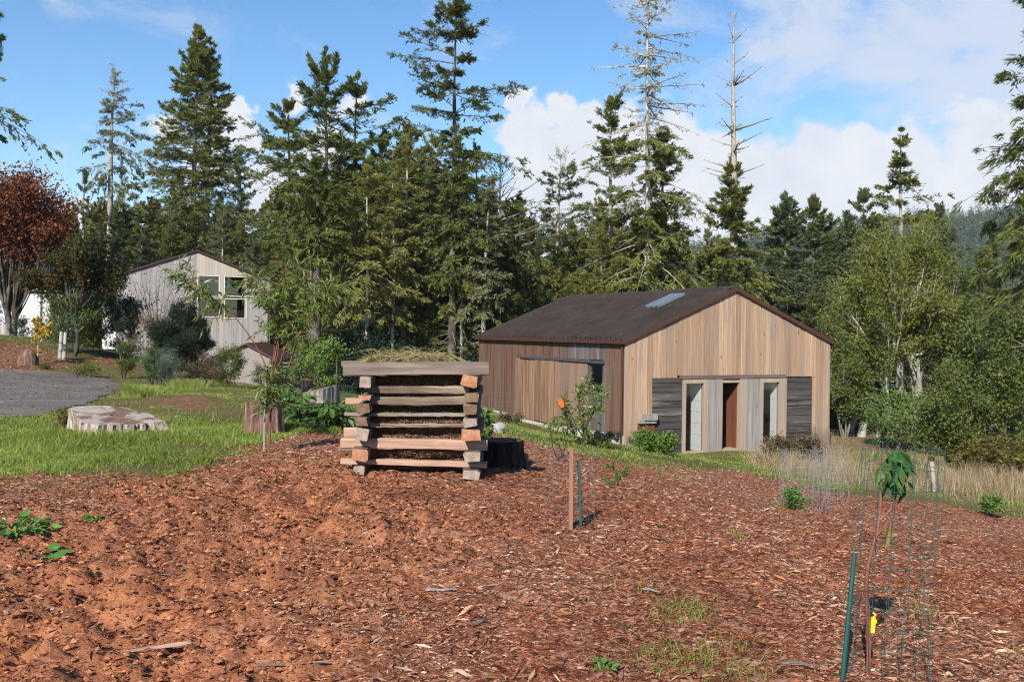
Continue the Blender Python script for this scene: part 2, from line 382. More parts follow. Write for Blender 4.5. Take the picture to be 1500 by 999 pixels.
# ------------------------------------------------------------------ the barn
A = R(25.0)
ex = np.array([math.cos(A), math.sin(A), 0]); ey = np.array([-math.sin(A), math.cos(A), 0]); ez = np.array([0, 0, 1.])
BC = np.array([3.22, 26.0, -2.87])                    # near corner at the foot of the siding
BW, BL, EH, RH = 7.57, 10.57, 2.68, 4.24
def to_local(p, o=BC): d = p-o; return np.array([d@ex, d@ey, d@ez])
def hit(px, py, p0, n):
    d = ray(px, py); return to_local(d*((p0@n)/(d@n)))
def gab(px, py): l = hit(px, py, BC, ey); return l[0], l[2]
def sid(px, py): l = hit(px, py, BC, ex); return l[1], l[2]
def z5(x, y): return gab(900+x/3.567, 400+y/3.567)     # points read off an enlargement of the gable
def z6(x, y): return sid(690+x/4.758, 470+y/4.758)     # and of the long wall
barn = thing('barn', 'weathered wooden barn with dark ribbed metal roof and tall narrow openings', 'barn', BC, A)
def gtop(x): return EH + (RH-EH)*(1-abs(x-BW/2)/(BW/2))
rg = np.random.default_rng(4)
GB = -.75                                             # foot of the gable boards (below the grass)
lint0, lz0 = z5(340, 552); lint1, lz1 = z5(888, 552); _, lz_t = z5(600, 532)
pl0, pzt = z5(193, 549); pl1, _ = z5(352, 549); pr0, _ = z5(895, 547); pr1, prt = z5(1031, 547)
mb = MB()
x = 0.012
while x < BW-.02:
    w = rg.uniform(.125, .21); x1 = min(x+w, BW-.012)
    if BW-x1 < .06: x1 = BW-.012
    mid = (x+x1)/2; b = GB+rg.uniform(-.02, .02)
    if pl0-.05 < mid < pr1+.05: b = pzt+.004 if (mid < lint0 or mid > lint1) else lz_t
    y = -.022-rg.uniform(0, .020)
    za, zb = gtop(x)-.02, gtop(x1-.006)-.02
    def gb(xa, xb, ta, tb):
        mb.hexa([(xa,y,b),(xb,y,b),(xb,0,b),(xa,0,b),(xa,y,ta),(xb,y,tb),(xb,0,tb),(xa,0,ta)])
    if x < BW/2 < x1:
        gb(x, BW/2, za, gtop(BW/2)-.02); gb(BW/2+.001, x1-.004, gtop(BW/2)-.02, zb)
    else: gb(x, x1-.011, za, zb)
    x = x1
mb.build('gable_siding', M['tan_siding'], barn)
# structural shell behind the boards, leaving the openings free
mb = MB(); T0 = .10
wl0, wlt = z5(355, 556); wl1, wlb = z5(480, 945); dr0, drt = z5(558, 560); dr1, drb = z5(683, 945); wr0, wrt = z5(755, 553); wr1, wrb = z5(890, 905)
def shell(x0, x1, z0, top=None):
    n = 1 if not (x0 < BW/2 < x1) else 2
    xs = [x0, x1] if n == 1 else [x0, BW/2, x1]
    for a, b_ in zip(xs[:-1], xs[1:]):
        ta, tb = (gtop(a)-.04, gtop(b_)-.04) if top is None else (top, top)
        mb.hexa([(a,.003,z0),(b_,.003,z0),(b_,T0,z0),(a,T0,z0),(a,.003,ta),(b_,.003,tb),(b_,T0,tb),(a,T0,ta)])
shell(.01, wl0, GB); shell(wr1, BW-.01, GB); shell(wl0, wr1, lz_t-.01); shell(wl1, dr0, GB, lz_t-.012); shell(dr1, wr0, GB, lz_t-.012)
mb.box(.011, BW-.011, BL-.1, BL, -.6, EH-.02); mb.box(BW-.1, BW, T0+.001, BL-.101, -.6, EH-.02)
mb.hexa([(.01,BL-.1,EH),(BW-.01,BL-.1,EH),(BW-.01,BL,EH),(.01,BL,EH),(BW/2-.02,BL-.1,RH-.06),(BW/2+.02,BL-.1,RH-.06),(BW/2+.02,BL,RH-.06),(BW/2-.02,BL,RH-.06)])
mb.build('wall', M['dark_interior'], barn)
def planks(x0, x1, z0, z1, seed, nm, mat, y=-.03, label=None):
    r = np.random.default_rng(seed); m = MB(); z = z1
    while z > z0+.02:
        h = r.uniform(.11, .3); zl = max(z0, z-h); d = r.uniform(0, .012)
        m.box(x0+.006, x1-.006, y-d, 0.002, zl+.008+r.uniform(0, .012), z); z = zl
    return m.build(nm, mat, barn, label=label)
planks(pl0, pl1, GB, pzt, 2, 'plank_panel', M['black_plank']); planks(pr0, pr1, GB, prt, 3, 'plank_panel', M['black_plank'])
for q0, q1 in ((pl1+.002, pl1+.035), (pr0-.03, pr0-.002)):
    m = MB(); m.box(q0, q1, -.05, 0, GB, prt); m.build('panel_trim', M['grey_board'], barn)
m = MB(); m.box(lint0, lint1, -.085, -.001, lz0, lz_t); m.build('lintel', M['lintel_wood'], barn)
def upright(a, b, top, n, seed):
    r = np.random.default_rng(seed); m = MB(); xs = np.linspace(a, b, n+1)
    for i in range(n): m.box(xs[i]+.003, xs[i+1]-.003, -.055-r.uniform(0, .01), 0, GB, top)
    m.build('upright_board', M['grey_board'], barn)
upright(wl1, dr0, lz0-.003, 2, 1); upright(dr1, wr0, lz0-.003, 2, 2)
def pane_mat():
    t = NT('window_glass')
    g = t.n('BsdfGlossy', Roughness=.02, Color=(.9, .95, .95)); tr = t.n('BsdfTransparent', Color=(.985, .99, .985))
    fr = t.n('LayerWeight', Blend=.32)
    f = t.math('MULTIPLY_ADD', fr.outputs['Fresnel'], .5)
    [x for x in t.t.nodes if x.type == 'MATH'][0].inputs[2].default_value = .03
    t.t.links.new(t.n('MixShader', Fac=f, _1=tr.outputs[0], _2=g.outputs[0]).outputs[0], t.out.inputs[0]); return t.m
M['glass'] = pane_mat()
def window(x0, x1, z0, z1, gx0, gx1, gz0, gz1, mat, glass=True):
    m = MB(); y0, y1 = -.065, .06
    m.box(x0, gx0, y0, y1, z0, z1); m.box(gx1, x1, y0, y1, z0, z1)
    m.box(gx0+.001, gx1-.001, y0+.004, y1, gz1, z1); m.box(gx0+.001, gx1-.001, y0-.012, y1, z0, gz0)
    w = m.build('window', mat, barn)
    if glass:
        m = MB(); m.box(gx0+.001, gx1-.001, .02, .026, gz0+.001, gz1-.001); m.build('pane', M['glass'], w)
g0, gt = z5(370, 576); g1, gb_ = z5(458, 926)
window(wl0+.003, wl1-.003, GB, lz0-.004, g0, g1, gb_, gt, M['frame_wood'])
g2, gt2 = z5(773, 571); g3, gb2 = z5(853, 884)
window(wr0+.003, wr1-.003, GB, lz0-.004, g2, g3, gb2, gt2, M['frame_wood'])
dj0, djt = z5(562, 573); dj1, djb = z5(648, 916)
m = MB(); m.box(dj1, dr1-.003, -.06, .09, GB, lz0-.004); m.box(dr0+.003, dj0, -.05, .09, GB, lz0-.004); m.box(dj0+.001, dj1-.001, -.02, .09, djt, lz0-.005); m.box(dj0+.001, dj1-.001, -.08, .4, GB, djb)
m.build('door_frame', M['frame_wood'], barn)
# partition walls just inside the openings catch the sun that comes through them
def partition(x0, nm, mat, dep=1.3, zt=2.25):
    m = MB(); n = 9; zs = np.linspace(GB, zt, n+1)
    for i in range(n): m.box(x0, x0+.05, T0+.002, dep, zs[i], zs[i+1]-.006)
    m.build(nm, mat, barn)
M['white_wall'] = plain('white_wall', (.86,.88,.90), .7, .2, var=.02)
partition(g1+.004, 'partition', M['white_wall'], .62)
partition(g3+.004, 'partition', M['white_wall'], .36)
m = MB(); m.box(dj1+.004, dj1+.05, T0+.002, .85, GB, 2.25); m.build('door', M['red_ply'], barn)
m = MB(); m.box(.02, BW-.12, T0+.002, BL-.12, GB-.1, GB-.02); m.box(g1-1.9, g3+1.5, 1.5, 1.6, GB-.02, EH-.01); m.build('floor', M['dark_interior'], barn)
a0, at = z5(138, 735); a1, ab = z5(205, 765)
m = MB(); m.box(a0, a1, -.22, -.035, ab, at); a2, at2 = z5(113, 766); a3, ab2 = z5(202, 781); m.box(a2, a3, -.18, -.036, ab2, at2-.002); m.build('ledge', M['grey_board'], barn)
a4, at4 = z5(118, 782); a5, ab4 = z5(200, 860)
m = MB(); m.box(a4, a5, -.10, -.036, GB, at4-.003); m.build('hatch', M['red_ply'], barn)
# long wall (faces left): boards of several ages
dA0, zA = z6(318, 252); dA1, _ = z6(463, 258); dC1, zC = z6(628, 275); dE, zE = z6(827, 290); w0, wzt = z6(836, 302); w1, wzb = z6(926, 503)
gy0, _ = z6(940, 300); gy1, _ = z6(665, 200); tr0, trt = z6(330, 245); tr1, trb = z6(930, 290)
wt, wb = wzt, wzb
mb = MB(); y = 0.02
while y < BL-.01:
    w = rg.uniform(.11, .19); y1 = min(y+w, BL-.01); md = (y+y1)/2
    x = -.020-rg.uniform(0, .016)
    grey_zone = gy0 < md < gy1
    segs = [(0, EH-.03, 0)]
    if gy0-.02 < md < dA0:
        segs = [(wt+.15, EH-.03, 2 if grey_zone else 0)]
        if md < dE+.06: segs += ([(0, wb-.03, 2)] if (w1-.06 < md < w0+.06) else [(0, wt+.148, 2)])
        else: segs += [(0, wt+.148, 0)]
    for a, b_, mi in segs: mb.box(x, 0, y, y1-.010, a, b_, mi)
    y = y1
mb.build('side_siding', [M['brown_siding'], M['faded_siding'], M['grey_siding']], barn)
m = MB(); m.box(.003, .1, .011, BL-.101, -.02, wb-.04); m.box(.003, .1, .011, BL-.101, wt+.05, EH-.03); m.box(.003, .1, w0+.03, BL-.101, wb-.039, wt+.049); m.box(.003, .1, .011, w1-.03, wb-.039, wt+.049); m.build('wall', M['dark_interior'], barn)
def slab(d0, d1, z0, z1, mat, seed, xo):
    r = np.random.default_rng(seed); m = MB(); y = min(d0, d1); e = max(d0, d1)
    while y < e-.01:
        yn = min(y+r.uniform(.12, .19), e); m.box(xo-.03-r.uniform(0, .005), xo, y, yn-.004, z0, z1); y = yn
    return m.build('sliding_door', mat, barn)
slab(dA0, dA1+.01, -.08, zA-.02, M['door_siding'], 5, -.045)
slab(dA1, dC1, -.06, zA-.03, M['door_siding'], 6, -.07)
slab(dC1-.012, dE, -.03, zA-.035, M['faded_siding'], 7, -.05)
m = MB(); m.box(-.13, -.028, dA0-.5, w1-.1, zA-.015, zA+.06); m.build('door_track', M['dark_metal'], barn)
m = MB(); f = .035
ya, yb = min(w0, w1), max(w0, w1)
m.box(-.05, .03, ya-f, ya, wb-f, wt+f); m.box(-.05, .03, yb, yb+f, wb-f, wt+f); m.box(-.049, .03, ya+.001, yb-.001, wt, wt+f); m.box(-.06, .03, ya+.001, yb-.001, wb-f, wb)
w = m.build('window', M['grey_siding'], barn)
m = MB(); m.box(-.004, .002, ya+.001, yb-.001, wb+.001, wt-.001); m.build('pane', M['glass'], w)
m = MB(); m.box(-.045, .0, .02, BL, -.9, -.012); m.box(.01, BW, BL-.03, BL+.03, -1.2, -.03); m.box(BW-.03, BW+.02, 0, BL-.04, -1.3, -.03); m.build('foundation', M['concrete'], barn)
m = MB(); m.box(-.035, .01, -.035, .018, GB, EH-.02); m.build('corner_board', M['frame_wood'], barn)
m = MB(); m.tubes([[(-.085, .06, -.5), (-.085, .06, EH-.12), (-.13, .06, EH-.03)]], [[.03]*3], 8); m.build('downspout', M['trim_brown'], barn, smooth=True)
# corrugated roof
def roofmat():
    t = NT('rib_roof'); v = t.coord('Object'); n = t.noise(v, 1.3, 6, .65); n2 = t.noise(t.coord('Object', (1, 6, 1)), 2.2, 4)
    c = t.ramp(n, [(.35, (.018,.013,.011)), (.65, (.042,.031,.026))]); c = t.mix(t.math('MULTIPLY', n2, .35), c, (.06,.048,.04))
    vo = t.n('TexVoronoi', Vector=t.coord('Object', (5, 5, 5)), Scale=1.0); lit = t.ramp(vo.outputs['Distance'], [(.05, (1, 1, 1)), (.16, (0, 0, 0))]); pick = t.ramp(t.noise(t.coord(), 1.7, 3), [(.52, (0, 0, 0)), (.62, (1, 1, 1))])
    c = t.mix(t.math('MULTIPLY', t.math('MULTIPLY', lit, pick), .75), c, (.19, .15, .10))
    return t.done(c, .6, .25, bump=n, bstr=.1)
M['rib_roof'] = roofmat()
OV, yA, yB = .09, -.10, BL+.10
sl = (RH-EH)/(BW/2)
ys = []; yy = yA
prof = []
while yy < yB-.29:
    prof += [(yy, 0), (yy+.19, 0), (yy+.20, .07), (yy+.25, .07), (yy+.26, 0)]; yy += .29
prof.append((yB, 0)); prof = np.array(prof)
def roofplane(side):
    x0 = -OV if side < 0 else BW+OV; z0 = EH-OV*sl+.06; zr = RH+.06
    n = len(prof); V = []
    for (xx, zz) in ((x0, z0), (BW/2-side*-.002, zr)):
        for (yv, h) in prof: V.append((xx, yv, zz+h))
    Q = [(i, i+1, n+i+1, n+i) for i in range(n-1)]
    Vb = [(a, b, c-.035-(h_ if False else 0)) for (a, b, c), h_ in zip(V, [0]*len(V))]
    V2 = np.array([(x0, yA, z0-.03), (x0, yB, z0-.03), (BW/2, yB, zr-.03), (BW/2, yA, zr-.03)])
    mm.add(V, Q); mm.add(V2, [(0, 1, 2, 3)])
mm = MB(); roofplane(-1); roofplane(1)
roof = mm.build('roof', M['rib_roof'], barn)
m = MB()
for s in (-1, 1):
    xa = BW/2; xb = BW/2+s*.17
    m.hexa([(xa,yA-.02,RH+.085),(xb,yA-.02,RH+.085-.17*sl),(xb,yB+.02,RH+.085-.17*sl),(xa,yB+.02,RH+.085),(xa,yA-.02,RH+.115),(xb,yA-.02,RH+.1-.17*sl),(xb,yB+.02,RH+.1-.17*sl),(xa,yB+.02,RH+.115)])
m.build('ridge_cap', M['rib_roof'], roof)
for yq, e in ((yA-.02, .022), (yB, .022)):
    m = MB()
    for s in (-1, 1):
        xe = -OV if s < 0 else BW+OV; z0 = EH-OV*sl
        m.hexa([(xe,yq,z0-.055),(BW/2,yq,RH-.055),(BW/2,yq+e,RH-.055),(xe,yq+e,z0-.055),(xe,yq,z0+.075),(BW/2,yq,RH+.075),(BW/2,yq+e,RH+.075),(xe,yq+e,z0+.075)])
    m.build('rake_trim', M['trim_brown'], roof)
m = MB()
for xe, s in ((-OV, -1), (BW+OV, 1)):
    z0 = EH-OV*sl; m.box(min(xe, xe+s*.09), max(xe, xe+s*.09), yA, yB, z0-.06, z0+.055)
m.build('gutter', M['trim_brown'], roof)
# skylight on the left slope
nrm = np.array([-sl, 0, 1.]); nrm /= np.linalg.norm(nrm)
nw = nrm[0]*ex+nrm[1]*ey+nrm[2]*ez; pw = BC+ez*(EH+.1)
sk = [hit(950, 450, pw, nw), hit(966, 451.5, pw, nw), hit(1005, 428.5, pw, nw), hit(989, 428, pw, nw)]
s0 = min(p[0] for p in sk)+.12; s1 = max(p[0] for p in sk)-.30; sy = np.mean([sk[0][1], sk[3][1]]); sy2 = np.mean([sk[1][1], sk[2][1]])
sya, syb = min(sy, sy2), max(sy, sy2)
def sbox(m, x0, x1, y0, y1, h0, h1, mi=0):
    f = lambda x, y, h: (x, y, EH+x*sl+.06+h)
    m.hexa([f(x0,y0,h0),f(x1,y0,h0),f(x1,y1,h0),f(x0,y1,h0),f(x0,y0,h1),f(x1,y0,h1),f(x1,y1,h1),f(x0,y1,h1)], mi)
m = MB(); sbox(m, s0, s1, sya, sya+.05, .0, .10); sbox(m, s0, s1, syb-.05, syb, .0, .10); sbox(m, s0, s0+.06, sya+.061, syb-.061, 0, .10); sbox(m, s1-.06, s1, sya+.061, syb-.061, 0, .10)
skl = m.build('skylight', M['skylight_rim'], roof)
def skyglass():
    t = NT('skylight_glass'); return t.done((.13, .16, .20), .15, .5)
m = MB(); sbox(m, s0+.061, s1-.061, sya+.062, syb-.062, .04, .09); m.build('pane', skyglass(), skl)
# ------------------------------------------------------------------ house with a pale gable (left)
HY = 45.0
def hp(px, py, Y=HY): p = P(px, py, Y); return p[0], p[2]
hq = np.array([P(172, 404, 44)[0], 44.0, -2.2])
def hl(px, py):
    dd = ray(px, py); l = to_local(dd*((hq@ey)/(dd@ey)), hq); return l[0], l[2]-2.2
hx0, hz0 = hl(172, 404); hx1, hz1 = hl(396, 413); hxp, hzp = hl(288, 368.5)
house = thing('gabled_house', 'pale vertical board house with brown roof edge and four tall window panes', 'house', hq, A)
HWd = hx1-hx0; za = hz0+2.2; zb_ = hz1+2.2; zp = hzp+2.2; xp = hxp-hx0
def htop(x): return za+(zp-za)*x/xp if x < xp else zp+(zb_-zp)*(x-xp)/(HWd-xp)
wins = []
for (a, b, c, d) in ((290.5, 320.5, 404, 434), (290.5, 320.5, 437, 464), (329.5, 360, 405.5, 434), (329.5, 360, 438, 466)):
    X0, Z1 = hl(a, c); X1, Z0 = hl(b, d); wins.append((X0-hx0, X1-hx0, Z0+2.2, Z1+2.2))
panel_x = (xp, HWd-.25); wz0 = wins[1][2]; wz1 = wins[0][3]
mb = MB(); x = 0.0; rg2 = np.random.default_rng(9)
edges = sorted(set([0.0, xp, wins[0][0]-.08, wins[0][1]+.05, wins[2][0]-.05, wins[2][1]+.08, HWd]))
for e0, e1 in zip(edges[:-1], edges[1:]):
    n = max(1, int(round((e1-e0)/.135))); xs = np.linspace(e0, e1, n+1)
    for i in range(n):
        a, b = xs[i], xs[i+1]; md = (a+b)/2; yo = -.02-rg2.uniform(0, .006)
        inw = (wins[0][0] < md < wins[0][1]) or (wins[2][0] < md < wins[2][1])
        top = xp <= md
        def bd(z0, za_, zb2, mi): mb.hexa([(a,yo,z0),(b-.004,yo,z0),(b-.004,.05,z0),(a,.05,z0),(a,yo,za_),(b-.004,yo,zb2),(b-.004,.05,zb2),(a,.05,za_)], mi)
        ta, tb = htop(a)-.02, htop(b)-.02
        if inw: bd(wz1+.05, ta, tb, 1); bd(-1.2, wz0-.05, wz0-.05, 0)
        elif top:
            bd(wz1+.05, ta, tb, 1); bd(-1.2, wz1+.045, wz1+.045, 1 if wins[0][1] < md < wins[2][0] else 0)
        else: bd(-1.2, ta, tb, 0)
mb.build('gable_siding', [M['pale_siding'], M['cream_siding']], house)
for (a, b, c, d) in wins:
    m = MB(); f = .04
    m.box(a-f, a, -.045, .05, c-f, d+f); m.box(b, b+f, -.045, .05, c-f, d+f); m.box(a+.001, b-.001, -.044, .05, d, d+f); m.box(a+.001, b-.001, -.055, .05, c-f, c)
    w = m.build('window', M['house_trim'], house)
    m = MB(); m.box(a+.001, b-.001, .0, .008, c+.001, d-.001); m.build('pane', M['glass'], w)
m = MB(); m.box(.06, HWd-.06, 1.6, 1.7, -1.2, zb_-.1); m.box(.0, .1, .06, 9, -1.2, za-.05); m.box(HWd-.1, HWd, .06, 9, -1.2, zb_-.05); m.box(.1, HWd-.1, 8.9, 9, -1.2, zb_-.1); m.build('wall', M['dark_interior'], house)
m = MB()
for (xa, z_a, xb, z_b) in ((-.10, htop(0)-.04, xp, zp), (xp, zp, HWd+.10, htop(HWd)-.05)):
    m.hexa([(xa,-.12,z_a),(xb,-.12,z_b),(xb,9.2,z_b),(xa,9.2,z_a),(xa,-.12,z_a+.09),(xb,-.12,z_b+.09),(xb,9.2,z_b+.09),(xa,9.2,z_a+.09)])
m.build('roof', M['trim_brown'], house)
m = MB(); m.tubes([[(HWd-.1, -.06, .4), (HWd-.1, -.06, zb_-.45), (HWd+.1, -.06, zb_-.38)]], [[.03]*3], 6); m.build('downspout', M['dark_metal'], house)
# small shed in front of it
SY = 34.0
sx0, sz0 = hp(321, 522, SY); sx1, sz1 = hp(402, 527, SY); sxp, szp = hp(362, 505, SY); sbz = hp(350, 562, SY)[1]
shed = thing('garden_shed', 'low grey stuccoed shed with a small brown pitched roof before the pale house', 'shed', (sx0, SY, sbz))
m = MB(); W_ = sx1-sx0; mx = sxp-sx0; pz = szp-sbz; e0 = sz0-sbz; e1 = sz1-sbz
m.hexa([(0,0,-.4),(mx,0,-.4),(mx,2.6,-.4),(0,2.6,-.4),(0,0,e0),(mx,0,pz-.03),(mx,2.6,pz-.03),(0,2.6,e0)]); m.hexa([(mx+.001,0,-.4),(W_,0,-.4),(W_,2.6,-.4),(mx+.001,2.6,-.4),(mx+.001,0,pz-.03),(W_,0,e1),(W_,2.6,e1),(mx+.001,2.6,pz-.03)])
m.build('wall', M['stucco'], shed)
m = MB()
for (xa, z_a, xb, z_b) in ((-.2, e0-.08, mx, pz), (mx, pz, W_+.15, e1-.06)):
    m.hexa([(xa,-.14,z_a),(xb,-.14,z_b),(xb,2.8,z_b),(xa,2.8,z_a),(xa,-.14,z_a+.07),(xb,-.14,z_b+.07),(xb,2.8,z_b+.07),(xa,2.8,z_a+.07)])
m.build('roof', M['trim_brown'], shed)
m = MB(); m.box(.05, .09, -.05, -.01, -.4, e0-.02); m.build('post', M['grey_board'], shed)
# white building behind the maple with solar roof
VY = 54.0
vx0, vz0 = hp(-160, 481, VY); vx1, vz1 = hp(139, 481, VY); vzt = hp(50, 419, VY)[1]; vzm = hp(50, 429, VY)[1]
whiteb = thing('white_outbuilding', 'long white boarded building with blue solar panels on its roof', 'building', (vx0, VY, vz0))
VW = vx1-vx0; vh = vzm-vz0
m = MB(); x = 0
while x < VW-.01:
    x1 = min(x+.2, VW); m.box(x, x1-.006, -.02, .05, -.5, vh); x = x1
m.box(0, VW, .051, 6, -.5, vh); m.build('wall', M['white_paint'], whiteb)
m = MB(); m.box(-.3, VW+.2, -.22, .12, vh+.07, vh+.42); m.build('beam', M['white_paint'], whiteb)
m = MB(); m.box(-.3, VW+.1, -.1, .06, vh+.002, vh+.068); m.box(VW*.735, VW*.735+.09, -.08, -.021, -.5, vh); m.build('dark_trim', M['dark_metal'], whiteb)
fz = hp(50, 409, VY)[1]-vz0; rz_ = hp(50, 372, VY+4)[1]-vz0
m = MB(); m.hexa([(-.5,-.5,vh+.43),(VW+.4,-.5,vh+.43),(VW+.4,5,rz_-.3),(-.5,5,rz_-.3),(-.5,-.5,vh+.8),(VW+.4,-.5,vh+.8),(VW+.4,5,rz_),(-.5,5,rz_)])
xq = -.5
rf = m.build('roof', M['trim_brown'], whiteb)
xq = VW*.5
while xq < VW+.4:
    m = MB(); m.box(xq, xq+.05, -.515, -.501, vh+.45, vh+.79); xq += .34; m.build('batten', M['dark_metal'], rf)
def solar():
    t = NT('solar_cells'); return t.done(t.ramp(t.noise(t.coord(), 1.2, 2), [(.3, (.010,.018,.060)), (.7, (.022,.035,.10))]), .25, .6)
M['solar'] = solar()
xq = -.3; q = (rz_-vh-.8)/5.5
while xq < VW-.6:
    m = MB(); a, b = xq, xq+1.02; f = lambda y: vh+.8+(y+.5)*q
    m.hexa([(a,.1,f(.1)+.05),(b,.1,f(.1)+.05),(b,4.6,f(4.6)+.05),(a,4.6,f(4.6)+.05),(a,.1,f(.1)+.09),(b,.1,f(.1)+.09),(b,4.6,f(4.6)+.09),(a,4.6,f(4.6)+.09)])
    m.build('solar_panel', M['solar'], rf); xq += 1.05
lx0, lz0_ = hp(150, 462, 44); lx1, lz1_ = hp(170.5, 451, 44)
m = MB(); m.box(0, lx1-lx0, 0, .2, -1.6, lz1_-lz0_); m.box(-.03, lx1-lx0+.03, -.03, .23, lz1_-lz0_+.002, lz1_-lz0_+.05)
tag(m.build('garden_wall', M['white_paint'], loc=(lx0, 44, lz0_)), 'short white wall beside the corner of the pale gabled house', 'wall')
# ------------------------------------------------------------------ timber compost crib
CY = 10.0
def c4(x, y, Y=CY): p = P(480+x/4.757, 500+y/4.757, Y); return p[0], p[2]
def beam(m, p0, p1, w, h, cham=.012, jit=.006, k=7, seed=0, roll=0, endmat=1, taper=0):
    """a rough sawn timber with chamfered, uneven edges; the cut ends take their own material"""
    r = np.random.default_rng(seed); p0 = np.array(p0, float); p1 = np.array(p1, float)
    d = p1-p0; L = np.linalg.norm(d); d /= L; s = np.cross(d, (0, 0, 1.)); s /= np.linalg.norm(s); u = np.cross(s, d)
    c, sn = math.cos(roll), math.sin(roll); s, u = s*c+u*sn, u*c-s*sn
    c8 = np.array([(-.5, -.5+cham/h), (-.5, .5-cham/h), (-.5+cham/w, .5), (.5-cham/w, .5), (.5, .5-cham/h), (.5, -.5+cham/h), (.5-cham/w, -.5), (-.5+cham/w, -.5)])
    V = []
    bow = r.normal(0, jit*.8, (2, 1))*np.sin(np.linspace(0, np.pi, k))
    edge = r.normal(0, jit*.6, (8, 2))
    for i in range(k):
        t = i/(k-1); q = c8*(1-taper*t)
        j = edge + r.normal(0, jit*.55, (8, 2))
        for a in range(8):
            V.append(p0+d*L*t + s*(q[a, 0]*w+j[a, 0]+bow[0, i]) + u*(q[a, 1]*h+j[a, 1]+bow[1, i]))
    Q = [(i*8+a, i*8+(a+1) % 8, i*8+8+(a+1) % 8, i*8+8+a) for i in range(k-1) for a in range(8)]
    m.add(V, Q)
    e = (k-1)*8
    m.add(np.array(V)[:8], [(7, 6, 1, 0), (6, 5, 2, 1), (5, 4, 3, 2)], m=endmat); m.add(np.array(V)[e:e+8], [(0, 1, 6, 7), (1, 2, 5, 6), (2, 3, 4, 5)], m=endmat)
def endgrain(name, a, b):
    t = NT(name); v = t.coord('Object'); d = t.n('VectorMath', {'operation': 'LENGTH'}, _0=t.n('Mapping', Vector=v, Scale=(1, 0, 1)).outputs[0]).outputs['Value']
    n = t.noise(v, 14, 5); r = t.noise(t.coord('Object', (40, 4, 40)), 1, 3)
    return t.done(t.ramp(t.math('ADD', t.math('MULTIPLY', n, .6), t.math('MULTIPLY', r, .4)), [(.35, a), (.65, b)]), .85, .1, bump=r, bstr=.3)
M['cut_orange'] = endgrain('cut_orange', (.22,.095,.05), (.40,.205,.125)); M['cut_grey'] = endgrain('cut_grey', (.17,.125,.10), (.33,.26,.215)); M['cut_dark'] = endgrain('cut_dark', (.07,.045,.03), (.22,.14,.085))
def timber(name, a, b, w): return wood(name, a, b, w, grain=(1.3, 22, 22), wamt=(.46, .62), var=.3, knots=.6)
M['rail_grey'] = timber('rail_grey', (.075,.055,.045), (.25,.195,.165), (.12,.095,.08)); M['rail_tan'] = timber('rail_tan', (.085,.062,.042), (.30,.235,.175), (.075,.055,.04))
M['rail_pink'] = timber('rail_pink', (.22,.13,.09), (.43,.275,.20), (.28,.18,.135)); M['rail_dark'] = timber('rail_dark', (.04,.03,.022), (.13,.10,.07), (.20,.18,.145))
M['log_side'] = wood('log_side', (.05,.036,.027), (.15,.11,.085), (.20,.165,.14), grain=(14, 1.2, 14), var=.3, knots=.2)
crib_c = c4(615, 930)
crib = thing('compost_crib', 'open crib of stacked rough timbers packed with dark compost', 'compost bin', (crib_c[0], CY, crib_c[1]))
def rel(x, z, y): return (x-crib_c[0], y-CY, z-crib_c[1])
def rail(x0, x1, y0, y1, mat, seed, Y=CY+.06, th=.10, y0b=None, y1b=None, ends='cut_grey', nm='rail'):
    X0, Zt = c4(x0, y0, Y); X1, Zb = c4(x1, y1, Y); Zt2 = c4(x1, y0b if y0b else y0, Y)[1]; Zb1 = c4(x0, y1b if y1b else y1, Y)[1]
    h = abs(Zt-Zb1); m = MB()
    beam(m, rel(X0, (Zt+Zb1)/2, Y), rel(X1, (Zt2+Zb)/2, Y), th, h, cham=min(.012, h*.25), jit=.0045, k=16, seed=seed)
    m.build(nm, [M[mat], M[ends]], crib)
rail(115, 1125, 150, 232, 'rail_grey', 1, Y=CY-.02, th=.13, y0b=147, y1b=240, ends='cut_grey')
rail(290, 985, 312, 362, 'rail_tan', 2); rail(290, 985, 384, 440, 'rail_tan', 3); rail(285, 960, 498, 527, 'rail_dark', 4); rail(300, 960, 571, 592, 'rail_tan', 5, th=.06)
rail(95, 1113, 675, 762, 'rail_pink', 6, Y=CY+.05, y0b=692, y1b=745, ends='cut_orange'); rail(95, 1111, 815, 900, 'rail_pink', 7, Y=CY+.05, y0b=822, y1b=853, ends='cut_orange')
CD = 1.25
def log(x0, x1, y0, y1, end, seed, yf=CY-.19, roll=0):
    X0, Zt = c4(x0, y0, yf); X1, Zb = c4(x1, y1, yf); m = MB()
    beam(m, rel((X0+X1)/2, (Zt+Zb)/2, yf), rel((X0+X1)/2, (Zt+Zb)/2, yf+CD+.3), abs(X1-X0), abs(Zt-Zb), cham=.012, jit=.008, k=9, seed=seed, roll=roll)
    m.build('side_log', [M['log_side'], M[end]], crib)
for i, (a, b, c, d, e, rl) in enumerate([(225,300,248,325,'cut_grey',0),(218,300,372,404,'cut_orange',0),(203,288,432,502,'cut_dark',.05),(195,275,528,592,'cut_dark',0),(188,282,606,688,'cut_grey',-.1),(166,277,748,836,'cut_orange',-.06),(180,256,868,930,'cut_grey',.03),
        (932,1046,238,318,'cut_orange',-.22),(955,1050,366,420,'cut_dark',.04),(952,1040,440,512,'cut_dark',0),(946,1040,538,592,'cut_grey',.1),(936,1062,612,695,'cut_orange',-.05),(950,1060,768,835,'cut_grey',.04),(945,1056,902,968,'cut_grey',-.06)]):
    log(a, b, c, d, e, 30+i, roll=rl)
